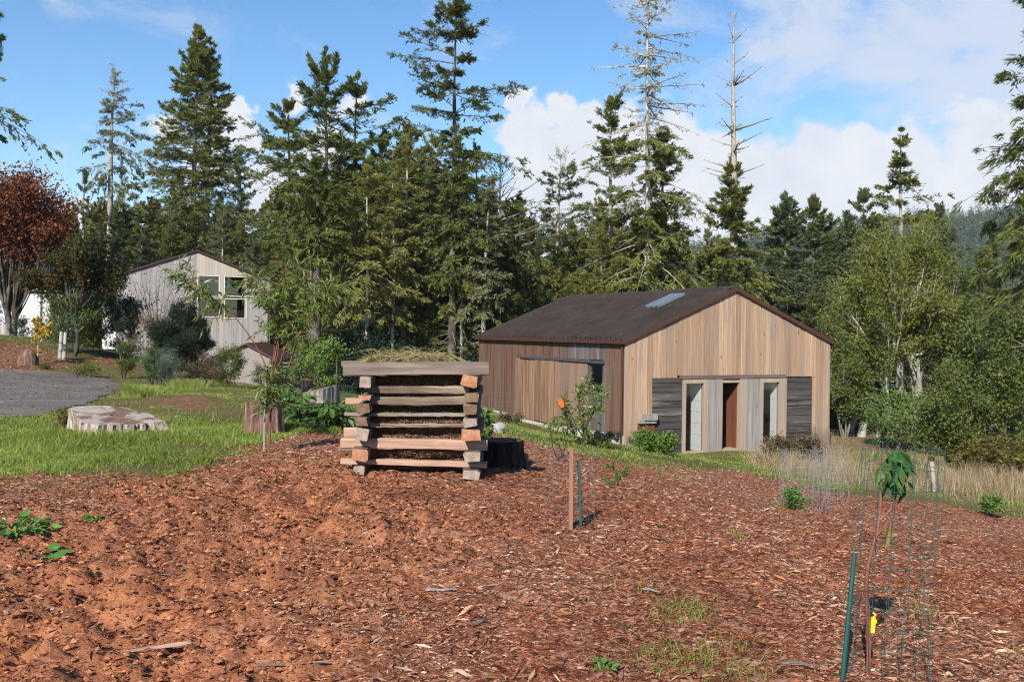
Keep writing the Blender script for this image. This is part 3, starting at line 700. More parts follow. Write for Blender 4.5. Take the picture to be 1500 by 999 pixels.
for i, (x0, x1, y0, y1, mt, en) in enumerate([(100,1000,140,178,'rail_grey','cut_orange'),(130,900,396,440,'rail_pink','cut_orange'),(122,900,492,520,'rail_grey','cut_grey'),(118,900,602,670,'rail_pink','cut_orange'),(82,900,735,765,'rail_grey','cut_grey'),(300,1010,300,360,'rail_dark','cut_dark')]):
    rail(x0, x1, y0, y1, mt, 60+i, Y=CY+.06+(CD-.15 if i else CD*.5), th=.1, ends=en)
# compost inside, and mown grass heaped on the crib
def soilmat(name, a, b, c):
    t = NT(name); v = t.coord('Object'); r = t.rnd()
    n = t.noise(v, 30, 6, .7); col = t.ramp(t.math('ADD', t.math('MULTIPLY', n, .6), t.math('MULTIPLY', r, .4)), [(.3, a), (.55, b), (.8, c)])
    return t.done(col, .95, .05, bump=n, bstr=.6, bdist=.02)
M['compost'] = soilmat('compost', (.04,.023,.015), (.125,.07,.043), (.32,.21,.14))
kx0, kzt = c4(290, 200); kx1, kzb = c4(955, 905)
m = MB(); r5 = np.random.default_rng(8)
layers = [(905, 800), (795, 690), (668, 615), (560, 520), (505, 455), (440, 395), (375, 310), (318, 245), (240, 190)]
nx, ny = 40, 26
zs = np.linspace(kzb, kzt, ny)
def cz(i): return 0
X_, Z_ = np.meshgrid(np.linspace(kx0-.02, kx1+.02, nx), zs)
dep = CY+.06+.15*fbm(X_*7, Z_*9, 3, 4)+.05*np.sin((Z_-kzb)*21)
V = np.stack([X_-crib_c[0], dep-CY, Z_-crib_c[1]], -1).reshape(-1, 3)
Q = [(j*nx+i, j*nx+i+1, (j+1)*nx+i+1, (j+1)*nx+i) for j in range(ny-1) for i in range(nx-1)]
m.add(V, Q); bx0, bx1 = kx0-crib_c[0], kx1-crib_c[0]
m.box(bx0, bx1, .48, CD-.12, 0, kzt-crib_c[1])
nq = 9000
px_ = r5.uniform(kx0, kx1, nq); pz_ = r5.uniform(kzb, kzt, nq); pd = CY+.05+.15*fbm(px_*7, pz_*9, 3, 4)+.05*np.sin((pz_-kzb)*21)
m.slivers(np.stack([px_-crib_c[0], pd-CY, pz_-crib_c[1]], 1), r5.normal(0, 1, (nq, 3)), r5.uniform(.012, .06, nq), .008, .012, seed=1)
o = m.build('compost_heap', M['compost'], loc=(crib_c[0], CY, crib_c[1])); tag(o, 'dark crumbly compost filling the timber crib', 'compost')
m = MB(); n = 850
tx, tz = c4(560, 150, CY+.5)
ang = r5.uniform(0, 6.28, n); rad = np.sqrt(r5.random(n))
bx = .03+rad*np.cos(ang)*.50; by = .55+rad*np.sin(ang)*.42; hh = .06*(1-rad**2)*r5.random(n)**.5
dirs = np.stack([r5.normal(0, 1, n), r5.normal(0, .6, n), r5.normal(.1, .3, n)], 1); dirs /= np.linalg.norm(dirs, axis=1, keepdims=True)
Ls = r5.uniform(.12, .5, n); s = np.linspace(0, 1, 4)
C0 = np.stack([bx, by, hh], 1)
Pn = C0[:, None]+dirs[:, None]*Ls[:, None, None]*(s[None, :, None]-.4); Pn[:, :, 2] += (.10*np.sin(s*np.pi))[None]*Ls[:, None]*2.4 - .12*np.maximum(0, s-.4)[None]*Ls[:, None]
Pn[:, :, 2] = np.maximum(Pn[:, :, 2], .005)
m.tubes(Pn, np.full((n, 4), .0035)*np.array([1, 1, .8, .3]), 3)
tag(m.build('mown_grass', M['clippings'], loc=(tx, CY, c4(560, 165, CY+.5)[1])), 'heap of yellowing cut grass lying on top of the timber crib', 'grass heap', kind='thing')
# ------------------------------------------------------------------ stumps, logs, rocks
def stumpmat(name, a, b, top, dark, mid=(.16,.085,.055)):
    t = NT(name); n = t.noise(t.coord('Object', (1, 1, .10)), 15, 6, .65, .4); n2 = t.noise(t.coord(), 3.2, 5, .6)
    side = t.ramp(t.math('ADD', t.math('MULTIPLY', n, .8), t.math('MULTIPLY', n2, .2)), [(.36, dark), (.45, a), (.64, b)])
    nz = t.n('SeparateXYZ', Vector=t.n('NewGeometry').outputs['Normal']).outputs[2]
    d = t.n('VectorMath', {'operation': 'LENGTH'}, _0=t.n('Mapping', Vector=t.n('TexCoord').outputs['Object'], Scale=(1, 1, 0)).outputs[0]).outputs['Value']
    rings = t.n('TexWave', {'wave_type': 'RINGS', 'rings_direction': 'Z'}, Vector=t.coord(), Scale=9.0, Distortion=3.0, Detail=3.0).outputs['Fac']
    fib = t.noise(t.coord('Object', (1, 3, 1)), 22, 5, .7)
    tp = t.ramp(t.math('ADD', t.math('MULTIPLY', fib, .75), t.math('MULTIPLY', rings, .22)), [(.36, tuple(.45*np.array(top))), (.52, tuple(.8*np.array(top))), (.68, top)])
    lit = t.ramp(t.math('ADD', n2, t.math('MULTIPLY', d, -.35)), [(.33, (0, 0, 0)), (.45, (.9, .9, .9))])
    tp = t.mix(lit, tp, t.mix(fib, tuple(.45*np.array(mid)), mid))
    col = t.mix(t.ramp(nz, [(.55, (0, 0, 0)), (.75, (1, 1, 1))]), side, tp)
    return t.done(col, .92, .08, bump=n, bstr=.5, bdist=.03)
M['stump_pale'] = stumpmat('stump_pale', (.20,.155,.125), (.44,.385,.34), (.40,.35,.305), (.035,.025,.02))
M['stump_red'] = stumpmat('stump_red', (.085,.045,.034), (.24,.15,.12), (.20,.15,.125), (.03,.02,.016))
M['stump_black'] = stumpmat('stump_black', (.014,.011,.010), (.045,.035,.03), (.05,.04,.034), (.008,.006,.005))
M['stump_grey'] = stumpmat('stump_grey', (.12,.10,.09), (.30,.255,.225), (.30,.26,.235), (.035,.03,.028))
def stump(name, label, cat, loc, rx, ry, h, mat, seed, flute=.07, tilt=0, hollow=0, flare=.15, na=72, nr=12, tilty=0):
    r = np.random.default_rng(seed); th = np.linspace(0, 2*np.pi, na, endpoint=False)
    rough = flute*(fbm(np.cos(th)*2.2+5, np.sin(th)*2.2+5, seed, 4)-.5)*2 + flute*.55*(fbm(np.cos(th)*7+9, np.sin(th)*7+9, seed+3, 3)-.5)*2
    V = []; zz = np.linspace(-.25, 1, nr); jit_ = .014*r.normal(0, 1, na); rough = rough + flute*.55*np.sin(2*th+seed) + flute*.4*np.sin(3*th+2.1*seed)
    for t in zz:
        f = 1+flare*(1-np.clip(t, 0, 1))**2 + rough*(1.25-.5*max(t, 0)) + jit_ + .003*r.normal(0, 1, na)
        V.append(np.stack([np.cos(th)*rx*f, np.sin(th)*ry*f, np.full(na, t*h) + (tilt*np.cos(th)+tilty*np.sin(th))*h*max(t, 0) + .02*h*(fbm(np.cos(th)*4, np.sin(th)*4, seed+8)-.5)*(t > .99)], 1))
    ring = V[-1]
    for q, dz in ((.86, 0.0), (.55, -.3*hollow), (.25, -.75*hollow), (.04, -hollow)):
        f = ring.copy(); c = ring.mean(0); f = c+(f-c)*q; f[:, 2] = c[2]+(ring[:, 2]-c[2])*q+dz*h + .03*h*(fbm(f[:, 0]*9, f[:, 1]*9, seed+11)-.5)*2; V.append(f)
    n = len(V); V = np.vstack(V)
    Q = [(i*na+a, i*na+(a+1) % na, (i+1)*na+(a+1) % na, (i+1)*na+a) for i in range(n-1) for a in range(na)]
    m = MB(); m.add(V, Q); o = m.build(name, mat, loc=loc); return tag(o, label, cat)
g = G(143, 634); stump('tree_stump', 'very wide bleached flat tree stump in the grass by the gravel drive', 'stump', (g[0], g[1]+.45, g[2]), .68, .58, .22, M['stump_pale'], 3, .27, tilt=-.34, na=160, tilty=.30, flare=.05, nr=18)
g = G(382, 637); o = stump('tree_stump', 'upright reddish brown stump with hollow top behind the young peach stem', 'stump', (g[0], g[1]+.25, g[2]), .27, .25, .50, M['stump_red'], 8, .11, hollow=.12, flare=.10)
g = G(735, 690); stump('tree_stump', 'low black stump in the shadow beside the timber crib', 'stump', (g[0], g[1]+.55, g[2]), .27, .27, .30, M['stump_black'], 12, .10)
g = G(483, 600); stump('tree_stump', 'grey sloping stump behind the broad leaved plants', 'stump', (g[0]+.05, 17.6, gz(g[0]+.05, 17.6)), .42, .4, .47, M['stump_grey'], 15, .16, tilt=.22)
def rock(name, label, cat, loc, sx, sy, sz, mat, seed, n=14):
    u = np.linspace(0, np.pi, n); v = np.linspace(0, 2*np.pi, n*2, endpoint=False)
    U, Vv = np.meshgrid(u, v, indexing='ij'); X = np.sin(U)*np.cos(Vv); Y = np.sin(U)*np.sin(Vv); Z = np.cos(U)
    d = 1+.5*(fbm(X*1.6+Z+7, Y*1.6-Z+7, seed, 4)-.5)
    V = np.stack([X*d*sx, Y*d*sy, Z*d*sz], -1).reshape(-1, 3); k = n*2
    Q = [(i*k+a, (i+1)*k+a, (i+1)*k+(a+1) % k, i*k+(a+1) % k) for i in range(n-1) for a in range(k)]
    m = MB(); m.add(V, Q); return tag(m.build(name, mat, loc=loc), label, cat)
g = G(728, 634); rock('pale_stone', 'pale angular stone in the grass right of the crib', 'stone', (g[0], g[1], g[2]+.06), .15, .12, .13, M['stone'], 4)
g = G(449, 585); rock('dark_boulder', 'dark rounded boulder by the yellowing shrub near the shed', 'boulder', (P(449, 555, 24)[0], 24, P(449, 565, 24)[2]), .18, .16, .2, M['stump_black'], 7)
g = G(41, 541); Y_ = 32.; pz = gz(P(41, 500, Y_)[0], Y_)
rock('squat_stump', 'squat brown stump on the mulch bank left of the yellow sapling', 'stump', (P(41, 500, Y_)[0], Y_, pz+.1), .34, .3, .46, M['stump_red'], 9)
# ------------------------------------------------------------------ trees
def conifer(seed, H, Rr, zb=.15, n=110, m=9, k=9, ks=.30, kw=.34, e0=-12, e1=38, droop=.22, prof=.8, jit=.28, hang=.15, tr=None,
            sp=.55, ragged=0., dead=25, dead_to=.5, bare=0., lean=(0, 0), side=0., side_az=0., sides=8, needle=0, kup=1.0, br=.020, sub=True, skip=0., barek=0):
    """returns wood MB, foliage MB.  sp whorl spacing, ragged random gaps, bare top fraction that has branches but no needles"""
    r = np.random.default_rng(seed); tr = tr or H*.011+.03
    wood_, fol = MB(), MB()
    ph = r.uniform(0, 6, 2)
    def axis(h):
        t = np.asarray(h)/H
        return np.stack([lean[0]*t**1.5*H + .05*np.sin(t*7+ph[0])*t*H*.12, lean[1]*t**1.5*H + .05*np.sin(t*6+ph[1])*t*H*.12, np.asarray(h, float)], -1)
    hs = np.concatenate([[-.4, 0, .25], np.linspace(.6, H, 22)])
    rad = tr*np.clip(1-hs/H, 0, 1)**.85+.012; rad[:2] *= 1.35
    wood_.tubes(axis(hs)[None], rad[None], sides)
    # live branches
    t = np.sort(r.random(n))**.92; t[-4:] = [.93, .96, .98, .995]
    h = zb*H+(H*.985-zb*H)*t
    h = np.where(r.random(n) < .7, np.round(h/sp)*sp+r.normal(0, .07*sp, n), h); h = np.clip(h, zb*H*.9, H*.99); t = np.clip((h-zb*H)/(H*(1-zb)), 0, 1)
    az = np.arange(n)*2.39996+r.normal(0, .45, n)
    env = (np.clip(1-t, 0, 1)**max(.62, prof+.12)*.985+.09/Rr)*np.minimum(1, .5+t*3.2)
    L = Rr*env*np.clip(1+jit*r.normal(0, 1, n), .35, 1.55)*(1+side*np.cos(az-side_az))
    if ragged: L *= np.where(r.random(n) < ragged, r.uniform(.25, .6, n), 1)
    L *= .72+.56*vnoise(t*9, np.cos(az)*1.3+5, seed+3)
    e = np.radians(e0+(e1-e0)*t**1.3+r.normal(0, 7, n)+28*sstep(.84, 1, t)); dr = droop*(1.1-t)*np.clip(r.normal(1, .3, n), .3, 1.8)
    keep = r.random(n) >= skip
    h, az, L, e, dr, t = (a[keep] for a in (h, az, L, e, dr, t)); n = len(h)
    A0 = axis(h)
    def bpt(i, s):
        l = L[i]*s
        rr = l*np.cos(e[i]); z = l*np.sin(e[i]) - dr[i]*l*s + .16*L[i]*s**3*np.sin(e[i]+.25)
        return A0[i] + np.stack([np.cos(az[i])*rr, np.sin(az[i])*rr, z], -1)
    s5 = np.linspace(0, 1, 5); ii = np.repeat(np.arange(n)[:, None], 5, 1)
    BP = bpt(ii, np.broadcast_to(s5, (n, 5)))
    lr = np.where(t >= 1-bare, br, min(br, .022)) if (bare or k) else np.full(n, br)
    wood_.tubes(BP, (lr*np.clip(L/2, .35, 1.4))[:, None]*np.array([1.1, .85, .6, .38, .15]), 3)
    live = np.where(t < 1-bare)[0] if bare else np.arange(n)
    # side twigs
    def twigs(idx, m):
        i = np.repeat(idx, m); q = len(i)
        s = r.uniform(.12, 1.0, q)**.75; s[::m] = 1.0
        p = bpt(i, s); p2 = bpt(i, np.minimum(s+.05, 1.05)); d = p2-p; d /= np.linalg.norm(d, axis=1, keepdims=True)+1e-9
        sgn = np.where(r.random(q) < .5, 1, -1); ang = sgn*np.radians(r.uniform(28, 72, q)); ang[::m] = 0
        c, sn = np.cos(ang), np.sin(ang)
        td = np.stack([d[:, 0]*c-d[:, 1]*sn, d[:, 0]*sn+d[:, 1]*c, d[:, 2]-.15*r.random(q)+r.normal(0, .12, q)], 1)
        l = np.maximum((.46*(1-s)+.10)*L[i]*r.uniform(.55, 1.25, q), ks*.6)
        return i, s, p, td/np.linalg.norm(td, axis=1, keepdims=True), l
    if m and len(live):
        i, s, p, td, l = twigs(live, m)
        if sub:
            s3 = np.array([0, .5, 1.]); TP = p[:, None]+td[:, None]*l[:, None, None]*s3[None, :, None]; TP[:, :, 2] -= hang*l[:, None]*s3[None]**2
            wood_.tubes(TP[::2], np.full((len(TP[::2]), 3), br*.32)*np.array([1, .7, .3]), 3)
        if k:
            q = len(l); u = r.random((q, k)); kp = p[:, None]+td[:, None]*(l[:, None]*u)[:, :, None]; kp[:, :, 2] -= hang*l[:, None]*u**2
            kp += r.normal(0, .045, kp.shape)
            a = np.radians(r.normal(0, 42, (q, k))); c, sn = np.cos(a), np.sin(a)
            D = np.stack([td[:, 0:1]*c-td[:, 1:2]*sn, td[:, 0:1]*sn+td[:, 1:2]*c, td[:, 2:3]+r.normal(0, .35, (q, k))-hang*.9*u], -1)
            N = np.stack([r.normal(-.1, .6, (q, k)), r.normal(-.35, .6, (q, k)), np.full((q, k), 1.0*kup)], -1)
            Lk = ks*r.uniform(.55, 1.35, (q, k))*np.clip(L[i]/.9, .62, 1)[:, None]
            fol.kites(kp.reshape(-1, 3), D.reshape(-1, 3), N.reshape(-1, 3), Lk.ravel(), (Lk*kw).ravel())
    # bare twigs on the dead part of the top
    nb = np.where(t >= 1-bare)[0] if bare else np.zeros(0, int)
    if len(nb):
        i, s, p, td, l = twigs(nb, 7); s3 = np.array([0, .5, 1.])
        TP = p[:, None]+td[:, None]*(l*.8)[:, None, None]*s3[None, :, None]
        if barek:
            q = len(l); u = r.random((q, barek)); kp = p[:, None]+td[:, None]*(l[:, None]*.85*u)[:, :, None]+r.normal(0, .03, (q, barek, 3)); D = td[:, None]+r.normal(0, .6, (q, barek, 3)); D[:, :, 2] -= .5
            N = r.normal(0, 1, (q, barek, 3)); Lk = ks*r.uniform(.3, .8, (q, barek)); fol.kites(kp.reshape(-1, 3), D.reshape(-1, 3), N.reshape(-1, 3), Lk.ravel(), (Lk*kw).ravel(), m=1)
        wood_.tubes(TP, np.full((len(TP), 3), br*.36)*np.array([1, .7, .3]), 3)
    # dead snags low on the trunk
    if dead:
        hd = r.uniform(.06*H, dead_to*H, dead); ad = r.uniform(0, 6.28, dead); Ld = Rr*r.uniform(.15, .6, dead); ed = np.radians(r.normal(-8, 16, dead))
        s4 = np.linspace(0, 1, 4); B0 = axis(hd)
        rr = Ld[:, None]*s4; DP = B0[:, None]+np.stack([np.cos(ad)[:, None]*rr, np.sin(ad)[:, None]*rr, rr*np.tan(ed)[:, None]-.15*rr*s4], -1)
        wood_.tubes(DP, np.full((dead, 4), min(br, .022)*1.15)*np.array([1, .7, .45, .15]), 3, m=1)
        j = np.repeat(np.arange(dead), 3); sj = r.uniform(.3, .95, len(j)); pj = B0[j]+np.stack([np.cos(ad[j])*Ld[j]*sj, np.sin(ad[j])*Ld[j]*sj, Ld[j]*sj*np.tan(ed[j])-.15*Ld[j]*sj**2], -1)
        aj = ad[j]+r.choice([-1, 1], len(j))*r.uniform(.5, 1.1, len(j)); lj = Ld[j]*.4*r.uniform(.4, 1.2, len(j)); s3 = np.array([0, .5, 1.])
        TP = pj[:, None]+np.stack([np.cos(aj)[:, None]*lj[:, None]*s3, np.sin(aj)[:, None]*lj[:, None]*s3, lj[:, None]*s3*r.normal(0, .3, (len(j), 1))], -1)
        wood_.tubes(TP, np.full((len(j), 3), min(br, .022)*.6)*np.array([1, .7, .3]), 3, m=1)
    return wood_, fol
def plant_tree(name, label, cat, loc, wood_, fol, mats_w, mat_f, group=None, rz=0, trunk='trunk', crown='crown'):
    t = thing(name, label, cat, loc, rz, group)
    if wood_.n: wood_.build(trunk, mats_w, t, smooth=True)
    if fol.n: fol.build(crown, [mat_f, M['lichen']] if crown == 'crown' else mat_f, t)
    return t
def fir(label, px, top, Y, seed, rpx, name='fir_tree', fm='fir_mid', bk='bark_grey', basey=480, base_z=None, **kw):
    x = P(px, basey, Y)[0]; zt = P(px, top, Y)[2]; zb = gz(x, Y) if base_z is None else base_z
    H = zt-zb; Rr = rpx*Y/F*(1.7 if kw.get('prof', .8) > .75 else 1.4)
    kw['ks'] = kw.get('ks', .3)*.72; kw['k'] = int(kw.get('k', 9)*1.6)
    w, f = conifer(seed, H, Rr, **kw)
    t = plant_tree(name, label, 'tree', (x, Y, zb), w, f, [M[bk], M['dead_wood']], M[fm])
    return t
def broad(seed, H, clumps, nl, ls, lw, hang=.2, stems=((0, 0),), tr=.06, twig=7, spread=.5, sides=6, base=.25, fork=.35, wr=.010, droop=0.0, up=.7, lit=1):
    """broad leaved plant.  clumps: (x, y, z, r) in metres from the base"""
    r = np.random.default_rng(seed); W, Fo = MB(), MB()
    C = np.array(clumps, float); st = np.array(stems, float)
    tops = []
    for j, (sx, sy) in enumerate(st):
        own = C[np.argmin(((C[:, None, :2]-st[None]*3)**2).sum(-1), 1) == j] if len(st) > 1 else C
        c = own.mean(0) if len(own) else C.mean(0)
        hh = np.linspace(-.15, 1, 8)*H*fork*r.uniform(.85, 1.15)
        q = np.clip(hh/(H+1e-6), 0, 1)
        Pn = np.stack([sx+(c[0]-sx)*q*.8+.03*H*np.sin(q*9+j), sy+(c[1]-sy)*q*.8+.02*H*np.cos(q*8+j*2), hh], 1)
        W.tubes(Pn[None], (tr*np.linspace(1.25, .7, 8)*(1 if j == 0 else r.uniform(.6, 1)))[None], sides); tops.append(Pn)
    tops = np.array(tops)
    n = len(C); s6 = np.linspace(0, 1, 6)
    ji = r.integers(0, len(st), n) if len(st) > 1 else np.zeros(n, int)
    if len(st) > 1: ji = np.argmin(((C[:, None, :2]-tops[None, :, -1, :2])**2).sum(-1), 1)
    ki = np.where(C[:, 2] > H*fork*.9, r.integers(4, 8, n), r.integers(2, 6, n)); S = tops[ji, ki]
    mid = S*.5+C[:, :3]*.5; mid[:, 2] += .12*(C[:, 2]-S[:, 2])+ .06*H*r.normal(0, 1, n); mid[:, :2] += .05*H*r.normal(0, 1, (n, 2))
    LP = ((1-s6)**2)[None, :, None]*S[:, None]+(2*s6*(1-s6))[None, :, None]*mid[:, None]+(s6**2)[None, :, None]*C[:, None, :3]
    W.tubes(LP, np.full((n, 6), tr*.45)*np.array([1, .8, .62, .45, .32, .2])*np.clip(C[:, 3:4]/C[:, 3].mean(), .6, 1.4), 5)
    # twigs radiating inside each clump
    m = n*twig; ci = np.repeat(np.arange(n), twig); u = r.normal(0, 1, (m, 3)); u /= np.linalg.norm(u, axis=1, keepdims=True); u[:, 2] = u[:, 2]*.8+up*.4
    sp0 = LP[ci, r.integers(2, 6, m)]; tl = C[ci, 3]*r.uniform(.55, 1.1, m); te = C[ci, :3]+u*tl[:, None]; te[:, 2] -= droop*tl
    md = (sp0+te)*.5+r.normal(0, .08, (m, 3))*tl[:, None]; md[:, 2] += .12*tl+droop*tl*.8
    s4 = np.linspace(0, 1, 4); TP = ((1-s4)**2)[None, :, None]*sp0[:, None]+(2*s4*(1-s4))[None, :, None]*md[:, None]+(s4**2)[None, :, None]*te[:, None]
    W.tubes(TP, np.full((m, 4), wr)*np.array([1, .75, .5, .2]), 3)
    if nl:
        per = max(1, nl//m); ti = np.repeat(np.arange(m), per); q = len(ti); s = r.uniform(.25, 1.05, q)**.8
        p = ((1-s)**2)[:, None]*sp0[ti]+(2*s*(1-s))[:, None]*md[ti]+(s**2)[:, None]*te[ti]
        p += r.normal(0, 1, (q, 3))*(C[ci[ti], 3]*spread*.30)[:, None]
        d = te[ti]-sp0[ti]; d /= np.linalg.norm(d, axis=1, keepdims=True)+1e-9
        D = d*.6+r.normal(0, .6, (q, 3)); D[:, 2] -= hang
        N = r.normal(0, .5, (q, 3)); N[:, 2] += 1.0; N[:, 1] -= .35
        L = ls*r.uniform(.6, 1.3, q)
        Fo.kites(p, D, N, L, L*lw)
    return W, Fo
def ell(seed, n, cx, cy, cz, rx, ry, rz, cr, shell=.55, zmin=None):
    r = np.random.default_rng(seed); u = r.normal(0, 1, (n, 3)); u /= np.linalg.norm(u, axis=1, keepdims=True)
    q = shell+(1-shell)*r.random(n)**.7
    c = np.stack([cx+u[:, 0]*rx*q, cy+u[:, 1]*ry*q, cz+u[:, 2]*rz*q, cr*r.uniform(.7, 1.3, n)], 1)
    if zmin is not None: c[:, 2] = np.maximum(c[:, 2], zmin)
    return c
def shrub(name, label, px, py, Y, wpx, hpx, fm, seed, nl=1500, ls=.07, lw=.5, bk='bark_dark', cat='shrub', n=None, hang=.1, group=None, stems=3, tr=.02, dep=.8, z=None, crz=.30, twig=7, spread=1.1, **kw):
    """a bush whose foot is seen at (px, py), wpx wide and hpx high in photo pixels at distance Y"""
    x = P(px, py, Y)[0]; zb = gz(x, Y) if z is None else z; s = Y/F
    if py is not None: hh = (P(px, py-hpx, Y)[2]-zb)
    W_ = wpx*s/2; H = max(hh, .05); n = n or 14
    r = np.random.default_rng(seed+500)
    cl = ell(seed, n, 0, 0, H*.56, W_*.78, W_*.78*dep, H*.42, min(W_, H)*crz*1.15)
    st = [(0, 0)]+[(r.normal(0, W_*.2), r.normal(0, W_*.2)) for _ in range(stems-1)]
    w, f = broad(seed, H, cl, nl, ls, lw, hang, st, tr, wr=max(.003, tr*.2), twig=twig, spread=spread, **kw)
    return plant_tree(name, label, cat, (x, Y, zb), w, f, M[bk], M[fm], group, trunk='stem', crown='foliage')
# ---- tall individual trees, left to right
fir('tall slender half bare fir with long pale trunk left of the gabled house', 158, 96, 52, 101, 42, fm='fir_lichen', bk='bark_pale', zb=.58, n=78, m=8, k=8, ks=.3, e0=-22, e1=30, droop=.25, ragged=.35, dead=12, dead_to=.6, bare=.25, barek=3, side=.35, side_az=0, tr=.27, lean=(.012, 0), br=.045)
fir('dense dark pointed spruce rising behind the pale gabled house', 283, 36, 62, 102, 100, fm='fir_mid', zb=.10, n=330, m=10, k=10, ks=.36, prof=1.02, e0=-8, e1=35, droop=.2, sp=.6, jit=.2, dead=20)
fir('narrower spruce with visible grey trunk standing against the dense one', 303, 58, 64, 103, 60, fm='fir_dark', bk='bark_pale', zb=.2, n=170, m=9, k=9, ks=.34, prof=.95, e0=-15, e1=30, ragged=.2, sp=.65)
fir('small regular spire shaped fir right of the dense spruce', 351, 217, 60, 104, 42, fm='fir_blue', zb=.08, n=150, m=8, k=8, ks=.3, prof=.95)
fir('thin ragged pine standing between the bare topped fir and the spruce', 178, 250, 66, 105, 30, fm='fir_dark', zb=.3, n=70, ragged=.3)
fir('grey green open topped tree just right of the red maple', 122, 252, 60, 106, 34, fm='fir_lichen', zb=.1, n=90, ks=.28, e0=5, e1=45, ragged=.25, droop=.05)
t = fir('broad irregular dark fir with long upswept limbs and several leaders', 474, 94, 50, 107, 98, fm='fir_dark', bk='bark_dark', zb=.22, n=135, m=14, k=11, ks=.34, prof=.42, e0=-2, e1=48, droop=.22, ragged=.4, jit=.45, sp=1.15, hang=.35, dead=30, tr=.24)
fir('second leaning leader of dark fir with limb reaching right over the sky', 512, 112, 52, 108, 62, fm='fir_dark', bk='bark_dark', zb=.3, n=80, m=13, k=10, ks=.33, prof=.3, ragged=.4, jit=.5, e0=5, e1=35, sp=1.0, side=.35, side_az=.2, hang=.35, lean=(.02, 0))
fir('left hand dark fir with drooping tufted limbs above the house roof end', 420, 150, 54, 109, 58, fm='fir_mid', bk='bark_dark', zb=.22, n=110, m=13, k=10, ks=.33, prof=.5, ragged=.35, jit=.4, e0=-6, e1=32, sp=1.1, hang=.3)
fir('tall open dark fir with level tiered limbs at the middle of the wood', 664, -8, 46, 110, 86, fm='fir_dark', bk='bark_dark', zb=.22, n=128, m=14, k=11, ks=.31, prof=.5, e0=-8, e1=22, droop=.16, ragged=.38, jit=.42, sp=.95, hang=.32, dead=34, tr=.24, br=.03)
fir('soft light green hemlock with spreading drooping sprays', 592, 185, 50, 111, 66, fm='fir_light', bk='bark_grey', zb=.16, n=210, m=11, k=10, ks=.30, prof=.55, e0=-5, e1=30, droop=.32, hang=.5, ragged=.25, dead=40)
fir('light olive hemlock crowded against the tall open fir', 632, 205, 52, 112, 54, fm='fir_light', bk='bark_pale', zb=.2, n=160, m=10, k=10, ks=.3, prof=.5, droop=.3, hang=.45, ragged=.3, dead=40)
fir('olive green fir with bushy head beside the broad dark fir', 556, 200, 54, 113, 60, fm='fir_mid', bk='bark_pale', zb=.15, n=180, m=10, k=10, ks=.31, prof=.5, droop=.25, hang=.4, ragged=.25, dead=36)
fir('pale green fir with lichened twigs right of the tall open fir', 697, 215, 50, 114, 34, fm='fir_lichen', bk='bark_pale', zb=.2, n=120, m=8, k=8, ks=.27, prof=.5, ragged=.3, dead=34)
fir('bare dead grey tree with twiggy top leaning between green firs', 728, 226, 48, 115, 40, name='dead_tree', bk='dead_grey', fm='fir_dark', zb=.5, n=80, m=8, k=0, e0=0, e1=55, droop=.0, dead=30, dead_to=.6, side=.5, side_az=0, jit=.4, br=.05, tr=.15, lean=(.012, 0))
fir('half dead fir with bare twiggy top and thin green lower boughs', 816, 220, 50, 116, 56, fm='fir_lichen', bk='bark_pale', zb=.3, n=115, m=9, k=8, ks=.28, prof=.5, bare=.14, barek=2, ragged=.2, e0=-10, e1=30, dead=30)
fir('full green fir left of the very tall lichen covered tree', 893, 143, 48, 117, 48, fm='fir_mid', bk='bark_pale', zb=.25, n=165, m=10, k=9, ks=.29, prof=.5, ragged=.3, e0=-8, e1=38, droop=.18, hang=.3, dead=34)
fir('very tall pale trunked fir with sparse lichened bare top', 946, -75, 46, 118, 74, fm='fir_mid', bk='bark_alder', zb=.20, n=230, m=10, k=10, ks=.31, prof=.5, e0=-16, e1=12, droop=.2, ragged=.42, jit=.5, bare=.50, sp=.85, hang=.3, dead=30, tr=.20, br=.04, barek=7)
fir('bushy green fir at the foot of the very tall pale tree', 970, 190, 47, 119, 46, fm='fir_mid', bk='bark_grey', zb=.15, n=190, m=10, k=10, ks=.3, prof=.6, ragged=.25, hang=.35)
# snag whose lower part still carries green boughs
x = P(1072, 480, 46)[0]; zb = gz(x, 46); zt = P(1070, 16, 46)[2]; zc = P(1070, 236, 46)[2]
w1_, _ = conifer(120, zt-zb, 48*46/F, zb=.52, n=60, m=4, k=0, e0=2, e1=35, droop=.0, prof=.1, jit=.4, dead=26, dead_to=.6, tr=.30, br=.085, ragged=.5, sp=1.1)
w2_, f2_ = conifer(121, zc-zb, 70*46/F, zb=.30, n=170, m=11, k=16, ks=.23, prof=.8, e0=-12, e1=35, ragged=.2, dead=8, tr=.12)
t = thing('snag_tree', 'tall bare grey snag with short broken branches above a skirt of green boughs', 'tree', (x, 46, zb))
w1_.build('trunk', [M['dead_wood'], M['dead_wood']], t, smooth=True); f2_.build('crown', M['fir_mid'], t); w2_.build('limbs', [M['bark_dark'], M['dead_wood']], t, smooth=True)
fir('dark pointed fir over the right slope of barn roof, left of two', 1150, 286, 52, 122, 84, fm='fir_blue', zb=.05, n=240, m=10, k=10, ks=.31, prof=.9, ragged=.15)
fir('dark pointed fir over the right slope of barn roof, right of two', 1192, 289, 55, 123, 84, fm='fir_dark', zb=.05, n=220, m=10, k=10, ks=.31, prof=.95, ragged=.15)
fir('grey green small spire beyond the twin firs near the valley', 1240, 312, 60, 124, 64, fm='fir_blue', zb=.05, n=150, m=8, k=9, ks=.3, prof=.9)
